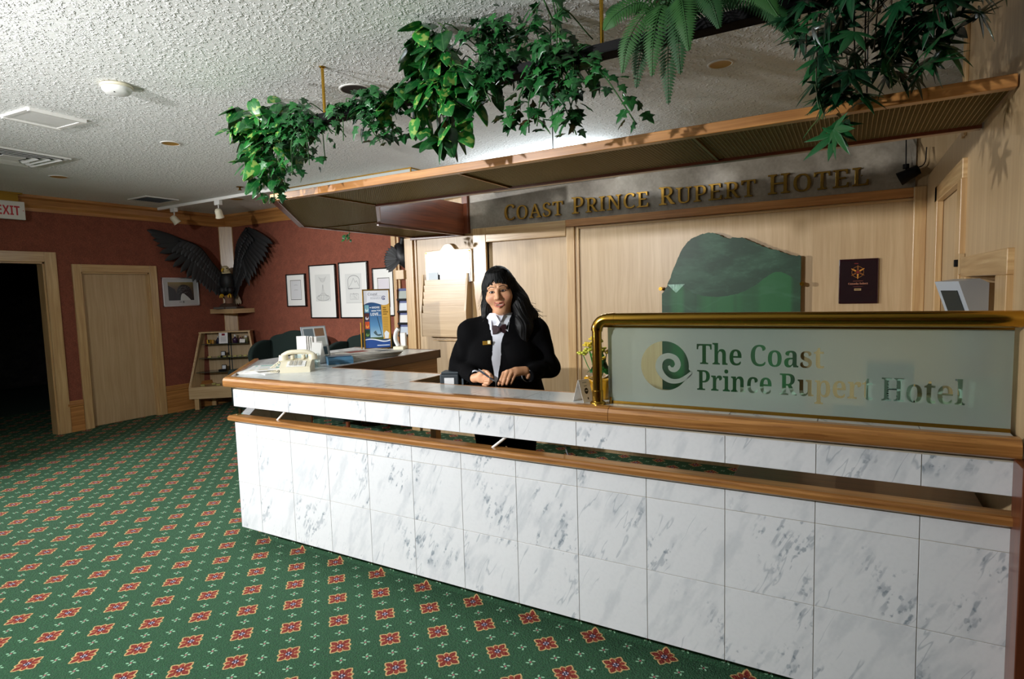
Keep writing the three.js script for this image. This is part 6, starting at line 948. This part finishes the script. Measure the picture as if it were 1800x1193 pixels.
  const legs = (x, y, z, o) => { const ax = Math.abs(x); return smin(ell(x, y, z, [0, 0.88, 0], [0.18 + o, 0.16 + o, 0.135 + o]), smin(cap(ax, y, z, [0.095, 0.85, 0], [0.09, 0.48, 0.015], 0.085 + o, 0.056 + o), cap(ax, y, z, [0.09, 0.48, 0.015], [0.088, 0.07, -0.01], 0.054 + o, 0.035 + o), 0.03), 0.07); };
  const torsoSkin = nets((x, y, z) => Math.min(smin(bodyF(x, y, z, -0.012), legs(x, y, z, -0.01), 0.05), cap(x, y, z, [-0.012, 1.36, -0.02], [-0.014, 1.5, -0.018], 0.056, 0.05)), [-0.36, 0.04, -0.2], [0.36, 1.56, 0.3], 0.016);
  const bodyG = mergeGeometries([headG, A3, B3, torsoSkin].map((g) => { const q = pl(g); return q; }));
  obj('body', bodyG, phy({ vertexColors: true, roughness: 0.48, sheen: 0.2, sheenRoughness: 0.6, side: THREE.FrontSide }), t);
  // --- shirt, jacket, trousers ---
  const shirtF = (x, y, z) => Math.max(smin(bodyF(x, y, z, 0.006), cap(x, y, z, [-0.012, 1.36, -0.012], [-0.014, 1.45, -0.006], 0.068, 0.064), 0.02), y - 1.452, 0.92 - y, Math.abs(x) - 0.16, -0.02 - z);
  obj('shirt', nets(shirtF, [-0.17, 0.9, -0.04], [0.17, 1.47, 0.24], 0.007), flat(0xdfe3ee, 0.8), t);
  const vHalf = (y) => y > 1.3 ? 0.022 + (y - 1.3) * 0.34 : y > 1.08 ? 0.011 + (y - 1.08) * 0.05 : 0.004;
  const fold = (x, y, z) => 0.006 * Math.sin(y * 46 + x * 30 + 3 * Math.sin(z * 22)) * ss(0.2, 0.27, Math.abs(x)) + 0.004 * Math.sin(y * 28 + z * 40 + x * 14);
  const jacketF = (x, y, z) => {
    let d = bodyF(x, y, z, 0.011) + fold(x, y, z);
    d = smin(d, ell(x, y, z, [0, 0.94, 0.0], [0.235, 0.2, 0.175]), 0.06);
    const cx = -0.018 - (1.42 - y) * 0.06, v = Math.abs(x - cx) - vHalf(y);
    if (z > -0.01) d = smax(d, -v, 0.004);
    d = Math.max(d, 0.78 - y);
    d = smax(d, -cap(x, y, z, [-0.012, 1.35, -0.012], [-0.014, 1.6, -0.014], 0.074, 0.078), 0.006);
    // cuffs end before the hands
    const cut = (w, s) => ((x - w[0]) * s * -1 * 0.55 + (z - w[2]) * 0.83);
    if (Math.abs(x) > 0.1 && z > 0.17 && y > 1.02 && y < 1.2) d = Math.max(d, x < 0 ? cut([-0.142, 0, 0.215], -1) : cut([0.125, 0, 0.215], 1));
    return d;
  };
  const cloth = phy({ color: 0x070709, roughness: 0.9, specularIntensity: 0.2 });
  obj('jacket', nets(jacketF, [-0.37, 0.76, -0.24], [0.37, 1.47, 0.32], 0.0085), cloth, t);
  obj('trousers', nets((x, y, z) => Math.max(legs(x, y, z, 0.012), y - 0.95, 0.06 - y), [-0.24, 0.04, -0.2], [0.24, 0.97, 0.2], 0.016), cloth, t);
  for (const s of [-1, 1]) obj('shoe', nets((x, y, z) => Math.max(smin(ell(x, y, z, [s * 0.088, 0.04, 0.06], [0.042, 0.05, 0.12]), ell(x, y, z, [s * 0.088, 0.06, -0.02], [0.038, 0.06, 0.05]), 0.03), 0.002 - y), [s * 0.088 - 0.06, -0.01, -0.1], [s * 0.088 + 0.06, 0.14, 0.2], 0.01), M.blackGloss, t);
  const fz = (f, x, y) => { let z = 0.4; for (let i = 0; i < 200; i++) { if (f(x, y, z) < 0.0008 || z < -0.03) break; z -= 0.003; } return z; };
  // collar flaps, lapels, bow tie, badge
  const flap = (pts, off, name, m, base) => { const P = pts.map(([x, y]) => [x, y, fz(base, x, y) + off]), pos = []; const up = 0.0025; const tri = (a, b, c) => pos.push(...a, ...b, ...c), F = P, B = P.map(([x, y, z]) => [x, y, z - up - 0.004]); for (let i = 1; i < F.length - 1; i++) { tri(F[0], F[i], F[i + 1]); tri(B[0], B[i + 1], B[i]); } for (let i = 0; i < F.length; i++) { const j = (i + 1) % F.length; tri(F[i], B[i], B[j]); tri(F[i], B[j], F[j]); } const g = new THREE.BufferGeometry(); g.setAttribute('position', new THREE.Float32BufferAttribute(pos, 3)); g.computeVertexNormals(); return obj(name, clean(g), m, t); };
  const sm = flat(0xe4e7f0, 0.8, { side: THREE.DoubleSide });
  flap([[-0.058, 1.462], [-0.06, 1.4], [-0.056, 1.352], [-0.026, 1.372], [-0.01, 1.4], [-0.032, 1.44]], 0.016, 'collar', sm, shirtF);
  flap([[0.036, 1.46], [0.01, 1.438], [-0.008, 1.4], [0.008, 1.37], [0.034, 1.348], [0.042, 1.4]], 0.016, 'collar', sm, shirtF);
  const bz = fz(shirtF, -0.013, 1.37) + 0.016, bow = [];
  for (const s of [-1, 1]) { const g = extr([[0, 0.008], [s * 0.02, 0.021], [s * 0.036, 0.022], [s * 0.038, -0.022], [s * 0.02, -0.021], [0, -0.008]].map((p) => p), 0.012, 0.003); g.translate(0, 0, -0.006); bow.push(place(g, [-0.013, 1.362, bz], s * 0.22, 0, R(5))); }
  bow.push(place(new RoundedBoxGeometry(0.018, 0.022, 0.022, 2, 0.006), [-0.013, 1.362, bz + 0.002], 0, 0, R(5)));
  obj('bow_tie', bow, flat(0x2d0d18, 0.6), t);
  const tz = fz((x, y, z) => bodyF(x, y, z, 0.012), -0.08, 1.29) + 0.006;
  obj('name_badge', place(new RoundedBoxGeometry(0.05, 0.022, 0.004, 1, 0.001), [-0.083, 1.29, tz], -0.25, -0.1, 0.05), M.brass, t);
  obj('badge_plate', place(new RoundedBoxGeometry(0.018, 0.02, 0.004, 1, 0.001), [-0.07, 1.294, tz + 0.003], -0.25, -0.1, 0.05), flat(0xd9cf9c, 0.4), t);
  // --- face details ---
  const hd = (g) => { g.applyQuaternion(HQ); g.translate(...HP); return g; };
  const zf = (x, y) => { let z = 0.2; for (let i = 0; i < 400; i++) { if (face(x, y, z) < 0.0004 || z < 0.0) break; z -= 0.0005; } return z; };
  for (const s of [-1, 1]) {
    const ez = zf(s * 0.031, 0.0);
    obj('eye', hd(new THREE.SphereGeometry(0.0118, 18, 14).scale(1.05, 0.44, 0.7).translate(s * 0.031, -0.0005, ez - 0.003)), flat(0xdcd3cc, 0.25), t);
    obj('iris', hd(new THREE.SphereGeometry(0.0062, 14, 10).scale(1, 0.8, 0.5).translate(s * 0.031 - 0.0005, -0.0005, ez + 0.0035)), M.blackGloss, t);
    const arc = (pts, r, off) => hd(tube(pts.map(([x, y]) => [s * x, y, zf(s * x, y) + off]), r, 14, 6));
    obj('eyelid', arc([[0.0165, -0.003], [0.024, 0.003], [0.032, 0.0048], [0.041, 0.0032], [0.0485, -0.0015]], 0.0019, 0.0032), flat(0x1c1210, 0.6), t);
    obj('eyelid', arc([[0.0185, -0.004], [0.026, -0.006], [0.034, -0.0062], [0.043, -0.004]], 0.0012, 0.0022), flat(0x6b4436, 0.6), t);
    obj('eyebrow', arc([[0.0145, 0.024], [0.026, 0.028], [0.039, 0.0275], [0.05, 0.02]], 0.0018, 0.0002), flat(0x241a16, 0.8), t);
  }
  obj('teeth', hd(tube([-0.016, -0.011, -0.005, 0, 0.005, 0.011, 0.016].map((x) => { const y = -0.077 + 9 * x * x; return [x, y, zf(x, y) + 0.0003]; }), 0.003, 24, 8)), flat(0xe4ddd2, 0.35), t);
  // --- hair ---
  const strand = (x, y, z) => 0.0012 * Math.sin(Math.atan2(x, z + 0.02) * 46 + y * 14 + 4 * Math.sin(y * 17)) + 0.0008 * Math.sin(Math.atan2(x, z + 0.05) * 97 - y * 31);
  const hairF = (x, y, z) => {
    const wob = 0.004 * Math.sin(y * 34 + x * 20);
    let d = ell(x, y, z, [0, 0.036, -0.03], [0.09, 0.106, 0.112]);
    d = smin(d, cap(x, y, z, [-0.07, 0.03, -0.02], [-0.088, -0.1, -0.012], 0.028, 0.027), 0.03);
    d = smin(d, cap(x, y, z, [-0.088, -0.1, -0.012], [-0.115, -0.2, 0.01], 0.027, 0.034), 0.03);
    d = smin(d, cap(x, y, z, [-0.1, -0.18, 0.03], [-0.085, -0.33, 0.115], 0.034, 0.024), 0.03);
    d = smin(d, cap(x, y, z, [0.07, 0.03, -0.02], [0.1, -0.08, -0.02], 0.03, 0.035), 0.03);
    d = smin(d, cap(x, y, z, [0.1, -0.08, -0.02], [0.155, -0.17, -0.02], 0.037, 0.046), 0.04);
    d = smin(d, cap(x, y, z, [0.1, -0.1, 0.0], [0.115, -0.22, 0.06], 0.04, 0.042), 0.05);
    d = smin(d, cap(x, y, z, [0.115, -0.22, 0.06], [0.1, -0.34, 0.095], 0.042, 0.02), 0.04);
    d = smin(d, ell(x, y, z, [0.01, -0.14, -0.085], [0.15, 0.2, 0.07]), 0.05);
    // opening for the face; the mouth corners lift in a smile below
    d = smax(d, -ell(x, y, z, [0, -0.048, 0.1], [0.071, 0.112, 0.12]), 0.012);
    d = smax(d, -ell(x, y, z, [-0.002, -0.17, 0.06], [0.066, 0.13, 0.1]), 0.015);
    return d - wob * ss(0.02, -0.1, y) * 0.5 + strand(x, y, z);
  };
  const hairM = phy({ color: 0x050506, roughness: 0.55, specularIntensity: 0.5, sheen: 0.06, sheenRoughness: 0.4, sheenColor: new THREE.Color(0x4a4038) });
  const hair = obj('hair', hd(nets(hairF, [-0.2, -0.4, -0.19], [0.24, 0.16, 0.16], 0.0048)), hairM, t);
  const fr = [];
  for (let k = 0; k < 46; k++) { const u = (k + 0.5) / 46 * 2 - 1, x = u * 0.066, e = 0.05 - 0.02 * Math.abs(u) * Math.abs(u) + rr(-0.007, 0.012) - (Math.abs(u) > 0.85 ? 0.03 : 0); const xb = x * 1.02 + rr(-0.006, 0.006); fr.push(tube([[x * 0.7, 0.12, 0.03], [x * 0.96, 0.105, zf(x * 0.96, 0.09) + 0.012], [x, 0.078, zf(x, 0.078) + 0.011], [xb, e, zf(xb, e) + 0.005]], rr(0.0022, 0.0038), 10, 5)); }
  for (let k = 0; k < 16; k++) { const y = rr(-0.1, -0.19), x = 0.15 + (-y - 0.1) * 0.6; fr.push(tube([[x - 0.05, y + 0.07, rr(-0.05, 0.02)], [x - 0.005, y + 0.015, rr(-0.05, 0.02)], [x + rr(0.015, 0.05), y - rr(0.0, 0.03), rr(-0.05, 0.02)]], 0.0009, 10, 4)); }
  for (let k = 0; k < 8; k++) { const y = rr(-0.02, -0.14); fr.push(tube([[-0.085, y + 0.08, rr(-0.03, 0.02)], [-0.108, y + 0.02, rr(-0.03, 0.02)], [-0.125 + rr(-0.01, 0.01), y - 0.03, rr(-0.03, 0.02)]], 0.0008, 10, 4)); }
  obj('hair_strand', fr.map(hd), hairM, t);
  // pen held between thumb and fingers (a thing of its own)
  const pen = thing('pen', 'slim dark blue pen held in the woman\u2019s hand', 'pen', [-1.02, 0, -0.605], R(27));
  const a = V(-0.116, 1.163, 0.306), b = V(-0.026, 1.106, 0.342), dir = b.clone().sub(a);
  obj('barrel', rod(a, a.clone().addScaledVector(dir, 0.86), 0.0048, 12), flat(0x2c3440, 0.3), pen);
  const cone = new THREE.CylinderGeometry(0.001, 0.0046, 0.016, 12); cone.applyQuaternion(new THREE.Quaternion().setFromUnitVectors(V(0, 1, 0), dir.clone().normalize())); const cp = a.clone().addScaledVector(dir, 0.93); cone.translate(cp.x, cp.y, cp.z); obj('tip', cone, M.silver, pen);
  obj('clip', rod(a.clone().add(V(0.002, 0.006, 0.002)), a.clone().addScaledVector(dir, 0.35).add(V(0.002, 0.006, 0.002)), 0.0012, 6), M.silver, pen);
}
// ---------- the photographer's flash heads and an added ceiling fill lamp, outside the picture ----------
function flashHead(label, pos, aim, flag) {
  const t = thing('flash_head', label, 'flash', [pos.x, 0, pos.z]);
  const d = aim.clone().sub(pos).normalize(), o = V(0, pos.y, 0).addScaledVector(d, -0.1);
  const q = new THREE.Quaternion().setFromUnitVectors(V(0, 1, 0), d);
  obj('reflector', lathe([[0.05, -0.04], [0.09, 0.05], [0.085, 0.05], [0.045, -0.038], [0, -0.038]]).applyQuaternion(q).translate(o.x, o.y, o.z), M.silver, t);
  obj('housing', cyl(0.06, 0.06, 0.22, [0, -0.15, 0]).applyQuaternion(q).translate(o.x, o.y, o.z), M.black, t);
  obj('bulb', new THREE.SphereGeometry(0.03, 14, 10).applyQuaternion(q).translate(o.x, o.y, o.z), std({ color: 0xffffff, emissive: 0xffffff, emissiveIntensity: 3 }), t);
  obj('stand', rod(V(0, 0.3, 0), V(o.x, o.y - 0.06, o.z), 0.012), M.black, t);
  if (flag) { const h = V(d.x, 0, d.z).normalize(), g = box(-0.25, 0.25, 0, 0.004, 0.02, 0.5); g.applyMatrix4(new THREE.Matrix4().makeBasis(V(h.z, 0, -h.x), V(0, 1, 0), h).setPosition(0, pos.y + 0.055, 0)); obj('barn_door', g, M.black, t); }
  for (let k = 0; k < 3; k++) obj('leg', rod(V(0, 0.35, 0), V(Math.sin(k * 2.09) * 0.4, 0.008, Math.cos(k * 2.09) * 0.4), 0.009), M.black, t);
}
flashHead('studio flash head on a black stand in the middle of the lobby', FLASH_A, FLASH_A_AIM);
flashHead('studio flash head with a black barn door beside the red wall', FLASH_B, FLASH_B_AIM, true);
flashHead('added fill lamp on a low black stand, aimed up to brighten the ceiling', ADDED_FILL, ADDED_FILL_AIM);
scene.traverse((o) => { if (o.isMesh) { o.castShadow = true; o.receiveShadow = true; } });
renderer.render(scene, camera);
